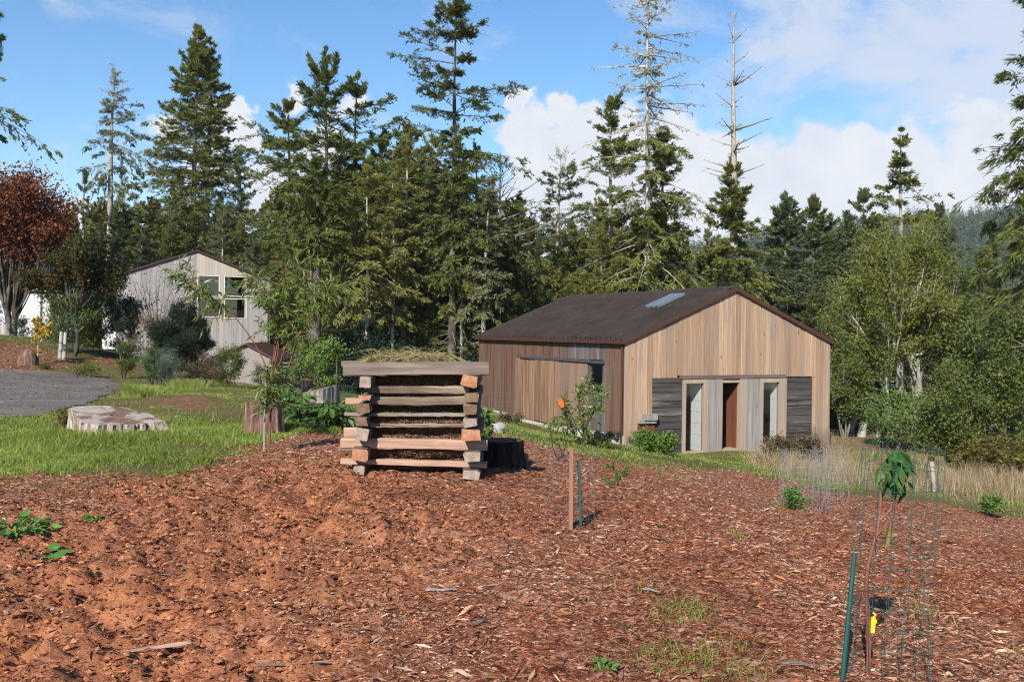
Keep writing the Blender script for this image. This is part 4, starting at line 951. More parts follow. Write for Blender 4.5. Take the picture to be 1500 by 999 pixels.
fir('tall tiered spruce rising behind the alders on the right', 1319, 188, 50, 125, 52, fm='fir_mid', bk='bark_pale', zb=.25, n=95, m=12, k=10, ks=.30, prof=.6, e0=-12, e1=24, droop=.18, ragged=.3, jit=.4, sp=1.0, hang=.4)
fir('narrow grey green fir left of the tiered spruce', 1262, 280, 52, 126, 66, fm='fir_blue', zb=.08, n=160, m=9, k=9, ks=.29, prof=.8)
fir('narrow grey green fir just right of the tiered spruce', 1372, 298, 54, 127, 66, fm='fir_blue', zb=.08, n=160, m=9, k=9, ks=.29, prof=.8)
fir('bushy dark fir far right below the valley hill', 1440, 372, 56, 128, 60, fm='fir_mid', zb=.05, n=190, m=9, k=9, ks=.31, prof=.7)
# edges of the frame: trees whose trunks stand outside the picture
fir('near dark conifer at the right edge, only its drooping limbs in view', 1550, -140, 27, 129, 78, fm='fir_dark', bk='bark_dark', zb=.30, n=170, m=10, k=18, ks=.27, kw=.24, prof=.35, e0=-8, e1=20, droop=.30, hang=.5, sp=.7, jit=.3, side=.15, side_az=3.14, dead=30, tr=.2, dead_to=.5)
fir('conifer at the left edge, only two limb tips in view', -66, -40, 48, 130, 70, fm='fir_dark', bk='bark_dark', zb=.62, n=40, m=12, k=16, ks=.34, prof=.3, e0=-5, e1=15, sp=1.6, jit=.3, dead=0)
# ---- red maple and its neighbours by the white building
mx, my = P(8, 490, 45.5)[0], 45.5; mz = gz(mx, my)-.05
s38 = 38/F
cl = np.vstack([ell(1, 44, .6, 0, 5.75, 1.75, 1.9, 1.55, .52, .5), ell(2, 20, -1.2, 0, 5.4, 1.6, 1.8, 1.3, .5, .45), ell(3, 8, 1.6, -.2, 4.7, .7, 1.0, .5, .35)])
w, f = broad(201, 7.2, cl, 30000, .13, .7, .25, ((0, 0), (.12, .1)), .14, twig=9, fork=.27, wr=.009, spread=1.4)
t = plant_tree('red_maple', 'red leaved maple with pale thick trunk and forking dark limbs by the white building', 'tree', (mx, my, mz), w, f, M['bark_dark'], M['maple_red'])
m = MB(); hs = np.linspace(-.3, .95, 9); m.tubes(np.stack([.02*np.sin(hs*5), 0*hs, hs], 1)[None], (np.interp(hs, [-.3, 0, .35, .95], [.46, .36, .285, .27]))[None], 14); m.build('trunk_base', M['bark_pale'], t, smooth=True); t.scale = (1.18, 1.18, 1.18)
ox = P(108, 500, 35)[0]; oz = gz(ox, 35)
cl = np.vstack([ell(4, 24, .1, 0, 3.75, 1.3, 1.1, .85, .38, .4), ell(5, 12, -1.2, -.2, 2.95, .75, .6, .18, .26), ell(6, 11, 1.25, 0, 3.1, 1.0, .6, .28, .3)])
w, f = broad(202, 4.7, cl, 17000, .10, .7, .3, ((0, 0),), .07, twig=8, fork=.4, wr=.007, spread=1.5)
plant_tree('orange_maple', 'dark spreading tree turning orange in layered tiers left of the pale trunk', 'tree', (ox, 35, oz), w, f, M['bark_dark'], M['maple_orange'])
# ---- alders on the right
def alder(label, px, top, Y, wpx, seed, nl=9000, tr=.12, fork=.5, nc=46, fm='alder_leaf', low=.2, **kw):
    x = P(px, 600, Y)[0]; zb = gz(x, Y); H = P(px, top, Y)[2]-zb; W_ = wpx*Y/F/2
    cl = ell(seed, nc, 0, 0, H*(.5+low/2), W_, W_*.9, H*(.5-low/2), .62, .35); q = (cl[:, 2]/H); cl[:, 0] *= np.clip(1.25-q*.75, .3, 1); cl[:, 1] *= np.clip(1.25-q*.75, .3, 1)
    w, f = broad(seed, H, cl, int(nl*2.4), .095, .6, .15, ((0, 0),), tr, twig=9, fork=fork, wr=.012, spread=.8, **kw)
    return plant_tree('alder_tree', label, 'tree', (x, Y, zb), w, f, M['bark_alder'], M[fm])
alder('tall yellow green alder with pale straight trunk right of the barn', 1336, 318, 35, 170, 301, 14000, .15, .62, 60, low=.26)
alder('yellow green alder with forked leaning pale trunk close to the barn end', 1290, 330, 33.5, 150, 302, 11000, .10, .5, 48, low=.24)
alder('rounded alder leaning over the barn corner, paler at its head', 1248, 410, 36, 110, 303, 8000, .09, .5, 38, low=.12)
alder('dull green alder at the right of the clump, thin in its crown', 1400, 392, 36, 110, 304, 8000, .09, .5, 40, fm='shrub_green', low=.15)
for i, (px, top, by, Y, wd, lb) in enumerate([(1262, 618, 652, 33.5, .15, 'short broken pale alder trunk nearest the barn corner'), (1303, 586, 640, 34, .11, 'thin mottled trunk standing behind forked alder'), (1366, 676, 724, 17.5, .035, 'slim grey post-like dead trunk among dry grass')]):
    x = P(px, by, Y)[0]; zb = gz(x, Y); h = P(px, top, Y)[2]-zb
    m = MB(); hs = np.linspace(-.2, h, 8); r = np.random.default_rng(i); m.tubes(np.stack([.04*np.sin(hs*3+i), 0*hs, hs], 1)[None], (wd*(1.15-.25*np.linspace(0, 1, 8)+r.normal(0, .05, 8)))[None], 9, cap=True)
    tag(m.build('dead_snag', M['bark_pale'], loc=(x, Y, zb), smooth=True), lb, 'trunk')
# ---- shrubs at the right edge and along the wood
for a in [('large tangled green bush at the right edge below the valley', 1475, 690, 28.5, 190, 250, 'shrub_green', 401, 16000, .11),
          ('dark leafy bush right of the alder trunks', 1402, 668, 28, 120, 130, 'shrub_green', 402, 9000, .10),
          ('bright leafy bush around the foot of the alders', 1345, 655, 29, 130, 75, 'shrub_bright', 403, 6000, .09),
          ('leafy bush pressed against the right corner of the barn', 1240, 655, 32.5, 74, 170, 'shrub_green', 404, 9000, .10),
          ('brown twiggy thicket low on the right edge', 1480, 660, 31, 120, 95, 'shrub_brown', 405, 2500, .09),
          ('rounded green bush between two alder trunks', 1300, 650, 30, 80, 80, 'shrub_bright', 406, 3000, .1),
          ('far bushy thicket at the right edge rising to mid height', 1500, 640, 42, 190, 230, 'shrub_green', 407, 8000, .15)]:
    shrub('bush', a[0], a[1], a[2], a[3], a[4], a[5], a[6], a[7], nl=a[8], ls=a[9], n=26, stems=4, tr=.05, bk='bark_grey', twig=10)
# ---- the wood behind: one grown tree per kind, then copies
WOOD = 'conifers massed in the wood behind'
protos = []
for i, (sd, H, Rr, fm, bk, kw) in enumerate([
        (601, 16, 4.2, 'fir_dark', 'bark_grey', dict(zb=.06, n=190, m=10, k=11, ks=.30, prof=.75, ragged=.2, hang=.3)),
        (602, 16, 3.6, 'fir_mid', 'bark_pale', dict(zb=.10, n=180, m=10, k=11, ks=.29, prof=.55, ragged=.3, hang=.4, dead=60)),
        (603, 15, 3.9, 'fir_light', 'bark_pale', dict(zb=.08, n=180, m=10, k=11, ks=.28, prof=.5, ragged=.3, droop=.3, hang=.45, dead=60)),
        (604, 15, 3.8, 'fir_blue', 'bark_grey', dict(zb=.04, n=200, m=10, k=13, ks=.28, prof=.95, ragged=.2)),
        (605, 14, 3.0, 'fir_lichen', 'bark_alder', dict(zb=.22, n=120, m=10, k=12, ks=.26, prof=.5, ragged=.35, dead=80, dead_to=.7, br=.026))]):
    w, f = conifer(sd, H, Rr, **kw)
    protos.append((H, plant_tree('wood_conifer', 'conifer of the dense wood behind the buildings, one among many alike', 'tree', (0, 0, 0), w, f, [M[bk], M['dead_wood']], M[fm], WOOD)))
used = set()
rw = np.random.default_rng(77)
def wood_tree(px, top, Y, k):
    H, pr = protos[k]; x = P(px, 480, Y)[0]; zb = gz(x, Y)-.1; h = P(px, top, Y)[2]-zb; s = max(.35, h/H); rz = rw.uniform(0, 6.28)
    sw = s*rw.uniform(.8, 1.15) if h < 14 else s*rw.uniform(.62, .85)
    if k not in used:
        used.add(k); pr.location = (x, Y, zb); pr.rotation_euler = (0, 0, rz); pr.scale = (sw, sw, s)
    else: dup(pr, (x, Y, zb), rz, (sw, sw, s))
def topline(px):
    return np.interp(px, [-100, 60, 130, 200, 260, 330, 380, 450, 540, 620, 700, 760, 850, 950, 1040, 1110, 1180, 1250, 1300, 1380, 1450, 1520, 1700], [300, 300, 285, 270, 235, 265, 280, 225, 215, 235, 270, 315, 290, 300, 330, 395, 370, 345, 345, 395, 420, 430, 420])
for (Y0, Y1, step, dy) in ((50, 57, 62, 40), (57, 64, 38, 22), (66, 76, 38, 25), (80, 92, 34, 15), (96, 112, 34, 25)):
    px = -90+rw.uniform(0, 20)
    while px < 1560:
        q = px+rw.normal(0, 8); Y = rw.uniform(Y0, Y1); tp = topline(q)+dy+rw.uniform(-18, 60)
        k = int(rw.choice(5, p=[.13, .28, .31, .12, .16])) if q < 1080 else int(rw.choice(5, p=[.3, .2, .05, .4, .05]))
        if not (1085 < q < 1120 and Y > 60): wood_tree(q, tp, Y, k)
        px += step*rw.uniform(.75, 1.3)
# nearer, lower boughs at the edge of the wood behind the crib and the barn
for i, (px, top, Y, k) in enumerate([(455,300,47,2),(520,318,46,1),(575,330,48,2),(640,340,47,1),(700,352,46,4),(745,335,47,0),(790,345,46,3),(835,322,49,0),(880,335,47,2),(925,330,50,1),(985,345,46,3),(1035,365,48,1),(1085,402,45,0),(1125,410,47,3),(1190,425,44,0),(1215,450,41,3),(490,380,44,4),(610,395,43,1),(665,400,43,0),(770,400,44,3),(720,430,43,1),(855,400,44,2),
          (200,330,56,0),(245,345,55,1),(300,345,57,0),(350,330,56,1),(395,335,55,0),(420,350,50,1),(160,345,58,3),(100,330,57,3),(50,345,60,0),(0,340,60,1),(-40,320,60,0),(540,345,50,2),(610,350,51,2),(655,345,50,1),(690,340,49,2),(730,365,47,2),(560,380,46,4),(500,350,50,1),(590,420,42,2),(635,430,42,1),(680,440,42,2),(540,420,43,2),(745,420,42,1),(800,385,46,2),(905,380,46,2),(950,390,45,1),(1000,400,45,2),(830,420,43,1),(480,430,42,1),(745,300,50,1),(775,330,49,2),(760,285,54,0),(720,300,52,1)]): wood_tree(px, top, Y, k)
# pale trunked trees at the front of the wood, their crowns high
for i, (px, top, Y, rp, wpx, zb_, bk, fm, lb) in enumerate([(592,215,42,40,8,.36,'bark_pale','fir_light','pale trunked light fir over the crib, left of its middle'),(614,228,43,36,6,.4,'bark_pale','fir_lichen','slim pale trunked fir directly beside another over the crib'),(662,190,41,40,12,.45,'bark_dark','fir_dark','fir with thick dark furrowed trunk below the tall open fir'),(676,240,41.5,30,6,.42,'bark_pale','fir_mid','thin grey trunked fir touching the thick furrowed one'),
        (537,250,39,36,6,.36,'bark_pale','fir_light','slim pale trunked fir seen left over the crib'),(706,262,41,28,7,.4,'bark_pale','fir_lichen','slightly leaning grey trunked fir left of barn roof'),(463,235,38,44,17,.62,'bark_dark','fir_dark','thick dark trunked fir half hidden by the peach foliage'),(575,262,40,34,5,.35,'bark_alder','fir_light','thin whitish trunked fir low above crib top'),(515,275,41,34,6,.3,'bark_grey','fir_mid','grey trunked bushy fir between the peach and crib')]):
    fir(lb, px, top, Y, 800+i, rp, fm=fm, bk=bk, zb=zb_, n=95, m=9, k=10, ks=.27, prof=.45, ragged=.3, jit=.35, droop=.25, hang=.4, e0=-12, e1=28, dead=46, dead_to=.72, tr=wpx*Y/F*.62, br=.018, lean=(.03, 0) if px == 706 else (0, 0))
# understorey bushes: copies of two
US = 'bushes of the shaded understorey'
ub = []
for i, fm in enumerate(('shrub_green', 'shrub_dark', 'shrub_brown')):
    cl = ell(700+i, 24, 0, 0, .95, 1.25, 1.1, .75, .5)
    w, f = broad(700+i, 1.9, cl, 7000, .12, .5, .1, ((0, 0), (.3, .1), (-.3, 0)), .035, twig=9, wr=.007, spread=1.4)
    ub.append(plant_tree('undergrowth_bush', 'rounded bush filling the foot of the wood', 'bush', (0, 0, 0), w, f, M['bark_dark'], M[fm], US, trunk='stem', crown='foliage'))
ub[0].location = (*G(560, 560)[:2], 0)
cnt = [0, 0, 0]
for i in range(74):
    px = rw.uniform(420, 1240) if i > 14 else rw.uniform(-60, 420); Y = rw.uniform(39, 54); 
    if px < 420: Y = rw.uniform(54, 62)
    if px < 700: Y = rw.uniform(36, 52) if px > 440 else Y
    x = P(px, 500, Y)[0]
    l = to_local(np.array([x, Y, 0]))
    if -1.2 < l[0] < BW+1 and -1.5 < l[1] < BL+1: continue
    k = int(rw.choice(3, p=[.45, .3, .25])); s = rw.uniform(.75, 1.5); cnt[k] += 1
    loc = (x, Y, gz(x, Y)-.05)
    if cnt[k] == 1: ub[k].location = loc; ub[k].scale = (s, s, s)
    else: dup(ub[k], loc, rw.uniform(0, 6.28), (s, s, s))
# ---- forest on the far hill: nobody could count it
def hill_forest():
    r = np.random.default_rng(5); n = 5200
    Y = np.sqrt(r.uniform(420**2, 1330**2, n)); X = Y*r.uniform(.17, .66, n); z = smooth_z(X, Y)
    h = r.uniform(13, 27, n)*(.75+.5*vnoise(X/70, Y/70, 3)); k = 44
    q = np.tile(np.linspace(.02, 1, k), (n, 1))+r.normal(0, .02, (n, k)); a = r.uniform(0, 6.28, (n, k)); rad = (1-np.clip(q, 0, 1))*h[:, None]*.19+.2
    p = np.stack([X[:, None]+np.cos(a)*rad*.25, Y[:, None]+np.sin(a)*rad*.25, z[:, None]+q*h[:, None]*.96+.4], -1)
    D = np.stack([np.cos(a), np.sin(a), r.normal(-.35, .3, (n, k))], -1); N = np.stack([np.cos(a)*.5, np.sin(a)*.5, np.ones((n, k))], -1)
    m = MB(); m.kites(p.reshape(-1, 3), D.reshape(-1, 3), N.reshape(-1, 3), (rad*1.25+.7).ravel(), (rad*.75+.6).ravel(), fold=.1)
    o = m.build('hillside_forest', M['hill_fir']); tag(o, 'far conifer forest covering the hill across the valley', 'forest', kind='stuff')
M['hill_fir'] = leaf('hill_fir', [(.028,.055,.018), (.070,.110,.032), (.14,.175,.055)], csc=.03, clump=.5, spec=.05, rough=.8)
hill_forest()
# ------------------------------------------------------------------ young trees, garden plants, cages
def path_plant(seed, paths, rads, ntw, twl, nleaf, ls, lw, hang, spread=.5, wr=.003, start=.25, fold=.3, tw_hang=.3):
    """stems along given polylines, side shoots, long hanging leaves"""
    r = np.random.default_rng(seed); W, Fo = MB(), MB()
    for pth, rd in zip(paths, rads):
        pth = np.array(pth, float); k = len(pth); t = np.linspace(0, k-1, 14); i = np.minimum(t.astype(int), k-2); u = (t-i)[:, None]
        g = np.gradient(pth, axis=0)
        Pn = (2*u**3-3*u**2+1)*pth[i]+(u**3-2*u**2+u)*g[i]+(-2*u**3+3*u**2)*pth[i+1]+(u**3-u**2)*g[i+1]
        W.tubes(Pn[None], np.linspace(rd, rd*.35, 14)[None], 7)
        if not ntw: continue
        n = ntw; s = r.uniform(start, 1, n); f = s*13; j = np.minimum(f.astype(int), 12); v = (f-j)[:, None]; p = Pn[j]*(1-v)+Pn[j+1]*v; d = Pn[j+1]-Pn[j]; d /= np.linalg.norm(d, axis=1, keepdims=True)
        td = d+r.normal(0, .75, (n, 3)); td /= np.linalg.norm(td, axis=1, keepdims=True); l = twl*r.uniform(.4, 1.3, n)
        s4 = np.linspace(0, 1, 4); TP = p[:, None]+td[:, None]*l[:, None, None]*s4[None, :, None]; TP[:, :, 2] -= tw_hang*l[:, None]*s4[None]**2
        W.tubes(TP, np.full((n, 4), wr)*np.array([1, .8, .6, .35]), 4)
        q = n*nleaf; ti = np.repeat(np.arange(n), nleaf); u = r.uniform(.1, 1.02, q); lp = p[ti]+td[ti]*(l[ti]*u)[:, None]; lp[:, 2] -= tw_hang*l[ti]*u**2
        D = td[ti]*.7+r.normal(0, .55, (q, 3)); D[:, 2] -= hang*r.uniform(.5, 1.4, q)
        N = r.normal(0, .7, (q, 3)); N[:, 1] -= .5; N[:, 2] += .5
        L = ls*r.uniform(.55, 1.25, q); Fo.kites(lp, D, N, L, L*lw, fold=fold)
    return W, Fo
def pxpath(base, Y, pts): return [tuple(P(a, b, Y+(dy or 0))-base) for a, b, dy in pts]
# young peach
b = G(394, 664); Yp = b[1]
pp = [pxpath(b, Yp, q) for q in (
    [(394,666,0),(396,620,0),(398,575,0),(398,545,0)],
    [(397,560,0),(380,515,-.05),(345,465,-.1),(315,440,-.1),(285,415,-.15),(262,400,-.15)],
    [(398,548,0),(404,500,.05),(412,440,.1),(424,375,.1)],
    [(398,550,0),(408,510,-.1),(400,450,-.2),(366,412,-.25)],
    [(400,590,0),(415,560,.1),(440,490,.15),(470,440,.2),(505,415,.2)],
    [(399,548,0),(410,490,.2),(436,425,.35),(458,380,.4)],
    [(400,560,0),(420,505,-.15),(445,450,-.25),(484,425,-.3)])]
w, f = path_plant(11, pp, [.019, .010, .011, .009, .011, .009, .009], 46, .27, 11, .125, .17, .75, wr=.003, start=.42)
# the bare lower stem keeps no leaves
plant_tree('peach_tree', 'young peach tree with long drooping narrow leaves in front of the pale house', 'tree', b, w, f, M['bark_red'], M['peach_leaf'], trunk='stem', crown='foliage')
m = MB(); m.tubes([[(0, 0, -.2), (.005, 0, .6), (.012, 0, 1.05)]], [[.012]*3], 6, cap=True); tag(m.build('support_stake', M['grey_board'], loc=(b[0]-.05, b[1]-.04, b[2])), 'thin grey stake tied to the stem of the peach tree', 'stake')
# small fruit tree and bushes in front of the barn
def small(px, py, Y, nm, label, paths, rads, seed, fm, bk, **kw):
    x = P(px, py, Y)[0]; b_ = np.array([x, Y, gz(x, Y)]); w, f = path_plant(seed, [pxpath(b_, Y, q) for q in paths], rads, **kw)
    return plant_tree(nm, label, 'tree' if 'tree' in nm else 'plant', b_, w, f, M[bk], M[fm], trunk='stem', crown='foliage')
small(856, 668, 16, 'fruit_tree', 'small leafy fruit tree in front of the sliding barn doors', [[(856,672,0),(856,640,0),(855,610,0)], [(856,640,0),(848,600,0),(850,575,.1),(862,556,.1)], [(856,645,0),(838,610,0),(826,585,0)], [(856,630,0),(870,600,0),(876,565,0)], [(856,640,0),(840,625,-.2),(815,620,-.2)]],
      [.02, .011, .01, .01, .009], 21, 'peach_leaf', 'bark_dark', ntw=25, twl=.20, nleaf=9, ls=.115, lw=.23, hang=.5, start=.3)
x = P(822, 590, 15.7); m = MB(); r = np.random.default_rng(2)
m.hexa([(-.045,-.004,-.02),(.02,-.012,-.085),(.055,.0,-.07),(.03,.01,-.0),(-.06,-.008,.04),(-.03,-.016,.075),(.035,-.004,.03),(.01,.012,.06)])
tag(m.build('flagging_tape', M['orange_tape'], loc=x), 'bright orange flagging tape hanging in the small fruit tree', 'tape')
small(905, 720, 11.2, 'flowering_weed', 'spindly weed with small yellow flowers in the mulch right of the green stake', [[(905,724,0),(903,695,0),(893,680,0)], [(905,722,0),(908,700,0),(915,688,.1)], [(905,722,0),(895,710,0),(885,705,0)]], [.006]*3, 22, 'weed_leaf', 'bark_dark', ntw=12, twl=.10, nleaf=6, ls=.05, lw=.5, hang=.1)
for a in [('bluish leafy bush at the barn corner beside the downspout', 885, 672, 18.5, 70, 36, 'shrub_dark', 31, 2600, .05), ('bright green feathery bush before the black plank panel', 958, 684, 17.6, 62, 46, 'shrub_bright', 32, 9000, .055), ('grey green airy bush under the wooden ledge', 936, 668, 20.5, 40, 34, 'shrub_green', 33, 2200, .045),
          ('brown green brush under the right barn window', 1140, 676, 21.5, 62, 36, 'shrub_brown', 34, 2200, .06), ('grassy brown brush before the right plank panel', 1185, 680, 22, 60, 40, 'shrub_brown', 35, 2000, .06), ('low green weeds along the foundation below the sliding doors', 750, 628, 24, 60, 22, 'shrub_brown', 36, 1600, .05), ('leafy weed with large leaves right behind the crib', 712, 632, 13.2, 26, 34, 'hosta_leaf', 37, 60, .12),
          ('small green weed on the mulch edge at far right', 1452, 755, 14.6, 40, 30, 'shrub_bright', 38, 900, .05), ('low green weed under the wire cages', 1164, 752, 12.6, 46, 34, 'weed_leaf', 39, 500, .05),
          ('trailing dark weed below the fruit tree', 868, 676, 16.6, 70, 30, 'shrub_green', 40, 1600, .05)]:
    shrub('weed' if 'weed' in a[0] else 'bush', a[0], a[1], a[2], a[3], a[4], a[5], a[6], a[7], nl=a[8], ls=a[9], tr=.012, n=16)
# plants along the drive and before the gabled house
for a in [('dark dense evergreen shrub standing before the gabled house windows', 262, 548, 33, 76, 102, 'shrub_dark', 51, 34000, .13, 'shrub', .16), ('dark upright evergreen shrub at the right of its pair', 286, 552, 33.4, 50, 90, 'shrub_dark', 52, 24000, .13, 'shrub', .16), ('rounded green bush under the orange maple by the white wall', 112, 514, 35.5, 112, 82, 'shrub_green', 53, 13000, .09, 'shrub', .5), ('leafy bush right of the round green one in the maple shade', 145, 506, 37, 56, 66, 'shrub_green', 54, 3500, .09, 'shrub', .5),
          ('dark purple brown bush left of the house gable', 180, 524, 36, 62, 92, 'shrub_dark', 55, 9000, .09, 'shrub', .5), ('low clipped dark ball bush at the edge of the mulch bank', 183, 538, 31, 40, 36, 'shrub_green', 56, 4500, .055, 'shrub', .5), ('grey leaved low bush inside green wire before the house', 236, 552, 29, 70, 38, 'shrub_grey', 57, 5000, .06, 'shrub', .3), ('bright green young bush inside green wire before the house', 223, 548, 28.6, 30, 44, 'shrub_bright', 58, 1300, .07, 'shrub', .5), ('spiky bluish bush at the lawn edge before the house', 243, 553, 27.5, 36, 26, 'shrub_blue', 59, 1400, .06, 'shrub', .25),
          ('reddish twiggy bush left of the grey shed', 335, 556, 30, 56, 46, 'shrub_green', 60, 3500, .07, 'shrub', .5), ('silver grey bush before the right side of the grey shed', 384, 558, 27, 36, 28, 'shrub_grey', 61, 1500, .06, 'shrub', .3), ('brown low bush between the evergreen shrub and the shed', 302, 557, 30, 66, 34, 'shrub_brown', 62, 3200, .07, 'shrub', .4), ('yellowing climbing shrub between shed and crib', 478, 580, 26, 64, 88, 'shrub_bright', 63, 2600, .09, 'shrub', .5), ('tall green shrub behind the yellowing climbing shrub', 455, 570, 30, 70, 70, 'shrub_green', 64, 3000, .1, 'shrub', .5),
          ('yellow green tuft at the left end of the bleached stump', 93, 612, 14.2, 22, 16, 'fern_leaf', 65, 260, .05, 'weed', .3), ('low dark hedge of weeds along the drive edge', 128, 552, 30.5, 60, 18, 'shrub_green', 66, 1500, .07, 'shrub', .3), ('green weeds at the bank foot near the yellow sapling', 66, 541, 31.5, 24, 10, 'shrub_green', 67, 600, .06, 'shrub', .3), ('olive brown bush between dark evergreen shrubs and bare shrub', 222, 526, 35, 76, 62, 'shrub_brown', 68, 5000, .08, 'shrub', .5), ('bushes in shade at the foot of the white building', 30, 488, 44, 40, 24, 'shrub_dark', 69, 900, .1, 'shrub', .5)]:
    shrub(a[10], a[0], a[1], a[2], a[3], a[4], a[5], a[6], a[7], nl=a[8], ls=a[9], lw=a[11], n=18, tr=.02)
# bare shrub against the pale gable
x = P(232, 525, 38)[0]; b_ = np.array([x, 38, gz(x, 38)]); r = np.random.default_rng(9)
paths = [[(232,528,0)] + [(232+dx*.25+r.normal(0, 2), 490, r.normal(0, .3)), (232+dx*.6+r.normal(0, 3), 450, r.normal(0, .5)), (232+dx, 402+abs(dx)*.5+r.normal(0, 8), r.normal(0, .8))] for dx in np.linspace(-46, 52, 15)]
w, f = path_plant(41, [pxpath(b_, 38, q) for q in paths], [.016]*15, ntw=16, twl=.5, nleaf=1, ls=.10, lw=.4, hang=.2, wr=.006, tw_hang=-.1)
plant_tree('bare_shrub', 'bare multi stemmed shrub with few leaves against the pale house wall', 'shrub', b_, w, f, M['bark_dark'], M['shrub_dark'], trunk='stem', crown='foliage')
# yellow sapling
x = P(58, 531, 32.5)[0]; b_ = np.array([x, 32.5, gz(x, 32.5)])
w, f = path_plant(42, [pxpath(b_, 32.5, q) for q in ([(56,534,0),(56,505,0),(60,470,0)], [(56,505,0),(68,488,0),(74,475,0)], [(56,500,0),(56,480,.1),(50,468,.1)])], [.03, .015, .012], ntw=22, twl=.26, nleaf=9, ls=.10, lw=.75, hang=.3)
plant_tree('yellow_sapling', 'little sapling with bright yellow autumn leaves above the drive', 'tree', b_, w, f, M['bark_alder'], M['yellow_leaf'], trunk='stem', crown='foliage')
for i, (px, py, lb) in enumerate([(88, 508, 'slim white trunk under the round green bush, left of two'), (94, 516, 'slim white trunk under the round green bush, right of two')]):
    x = P(px, py, 34)[0]; m = MB(); m.tubes([[(0, 0, -.2), (.02, 0, .4), (.05, 0, 1.0)]], [[.09, .075, .06]], 8); tag(m.build('birch_stem', M['bark_alder'], loc=(x, 34, gz(x, 34)), smooth=True), lb, 'trunk')
# broad leaved plants by the stumps
def rosette(name, label, x, y, n, h, sp, L, W, fm, seed, cat='plant'):
    r = np.random.default_rng(seed); z = gz(x, y); W_, Fo = MB(), MB()
    a = r.uniform(0, 6.28, n); q = np.sqrt(r.random(n))*sp; hh = h*r.uniform(.35, 1.05, n); p = np.stack([np.cos(a)*q, np.sin(a)*q, hh], 1)
    b0 = np.stack([np.cos(a)*q*.3, np.sin(a)*q*.3, np.zeros(n)-.03], 1); s4 = np.linspace(0, 1, 4); md = (b0+p)/2; md[:, 2] += .1*h
    TP = ((1-s4)**2)[None, :, None]*b0[:, None]+(2*s4*(1-s4))[None, :, None]*md[:, None]+(s4**2)[None, :, None]*p[:, None]
    W_.tubes(TP, np.full((n, 4), .006), 4)
    D = np.stack([np.cos(a)+r.normal(0, .4, n), np.sin(a)+r.normal(0, .4, n), r.normal(-.15, .4, n)], 1); N = np.stack([np.cos(a)*.3, np.sin(a)*.3-.2, np.ones(n)], 1)+r.normal(0, .25, (n, 3)); l = L*r.uniform(.6, 1.25, n)
    Fo.kites(p, D, N, l, l*W, fold=.22)
    t = thing(name, label, cat, (x, y, z)); W_.build('stalk', M[fm], t); Fo.build('leaf_blades', M[fm], t); return t
for i, (px, py, Y, n, h, sp, lb) in enumerate([(428, 612, 15.8, 130, .50, .30, 'tall broad leaved plant beside the hollow reddish stump'), (447, 622, 15.0, 90, .34, .30, 'broad leaved plant in front of the grey sloping stump'), (484, 628, 14.6, 130, .40, .34, 'glossy broad leaved plant next to the left end of the crib'), (462, 622, 15.3, 80, .3, .28, 'low broad leaved plant amid the clump before the grey stump'), (415, 590, 16.8, 80, .5, .25, 'pale green broad leaved plant farthest back beside the stumps')]):
    rosette('broadleaf_plant', lb, P(px, py, Y)[0], Y, n, h, sp, .21, .42, 'hosta_leaf', 70+i)
for i, (px, py, n, h, sp, L, lb) in enumerate([(45, 812, 70, .07, .19, .12, 'larger patch of weeds at the left edge, nearest the camera'), (18, 782, 70, .09, .24, .12, 'leafy weed patch cut by the left edge of the mulch'), (85, 772, 22, .05, .11, .08, 'small low weed on the orange soil, left of two'), (138, 771, 14, .06, .07, .09, 'small low weed on the orange soil, right of two'), (885, 988, 18, .03, .05, .05, 'tiny bright green plant at the bottom edge')]):
    g = G(px, py); rosette('weed', lb, g[0], g[1], n, h, sp, L, .55, 'weed_leaf', 90+i, 'weed')
# ---- wire cages and stakes
def cage(label, loc, rad, h, nv, hs, mat, wr, lean=(0, 0), squash=1, seed=0):
    r = np.random.default_rng(seed); m = MB(); a = np.arange(nv)*2*np.pi/nv; z = np.array([-.05, h*.35, h*.7, h]); wob = r.normal(0, .015*rad/.2, (nv, 4))
    Pn = np.stack([np.cos(a)[:, None]*(rad+wob)+lean[0]*z, np.sin(a)[:, None]*(rad+wob)*squash+lean[1]*z, np.broadcast_to(z, (nv, 4))], -1); m.tubes(Pn, np.full((nv, 4), wr), 4)
    for zz in hs:
        th = np.linspace(0, 2*np.pi, 33); rr = rad*(1+.03*np.sin(th*3+zz*9))
        m.tubes(np.stack([np.cos(th)*rr+lean[0]*zz, np.sin(th)*rr*squash+lean[1]*zz, np.full(33, zz)+.01*np.sin(th*2+zz*5)], 1)[None], np.full((1, 33), wr), 4)
    return tag(m.build('wire_cage', mat, loc=loc), label, 'wire cage')
def rod(name, label, cat, p0, p1, w, mat, nx=5):
    p0 = np.array(p0, float); p1 = np.array(p1, float); m = MB(); m.tubes([[p0-p0, (p1-p0)*.5, p1-p0]], [[w, w, w]], nx, cap=True); return tag(m.build(name, mat, loc=p0), label, cat)
Yc = 4.45
c0 = P(1302, 985, Yc); cx, cz_ = c0[0], gz(c0[0], Yc)
ct = P(1319, 656, Yc)[2]-cz_
cage('tall dark green wire cage around the near sapling at bottom right', (cx-.005, Yc, cz_), .185, ct, 15, np.concatenate([np.arange(.06, ct*.55, .1), np.arange(ct*.55, ct+.001, .1), [ct]]), M['green_wire'], .0013, (.05, 0), seed=3)
rod('metal_stake', 'dark green metal stake leaning beside the near caged sapling', 'stake', np.append(P(1231, 1003, 4.25)[:2], gz(P(1231, 1003, 4.25)[0], 4.25)-.1), P(1252, 811, 4.3), .011, M['green_paint'], 6)
b = np.array([P(1270, 985, Yc)[0], Yc, 0]); b[2] = gz(b[0], Yc)
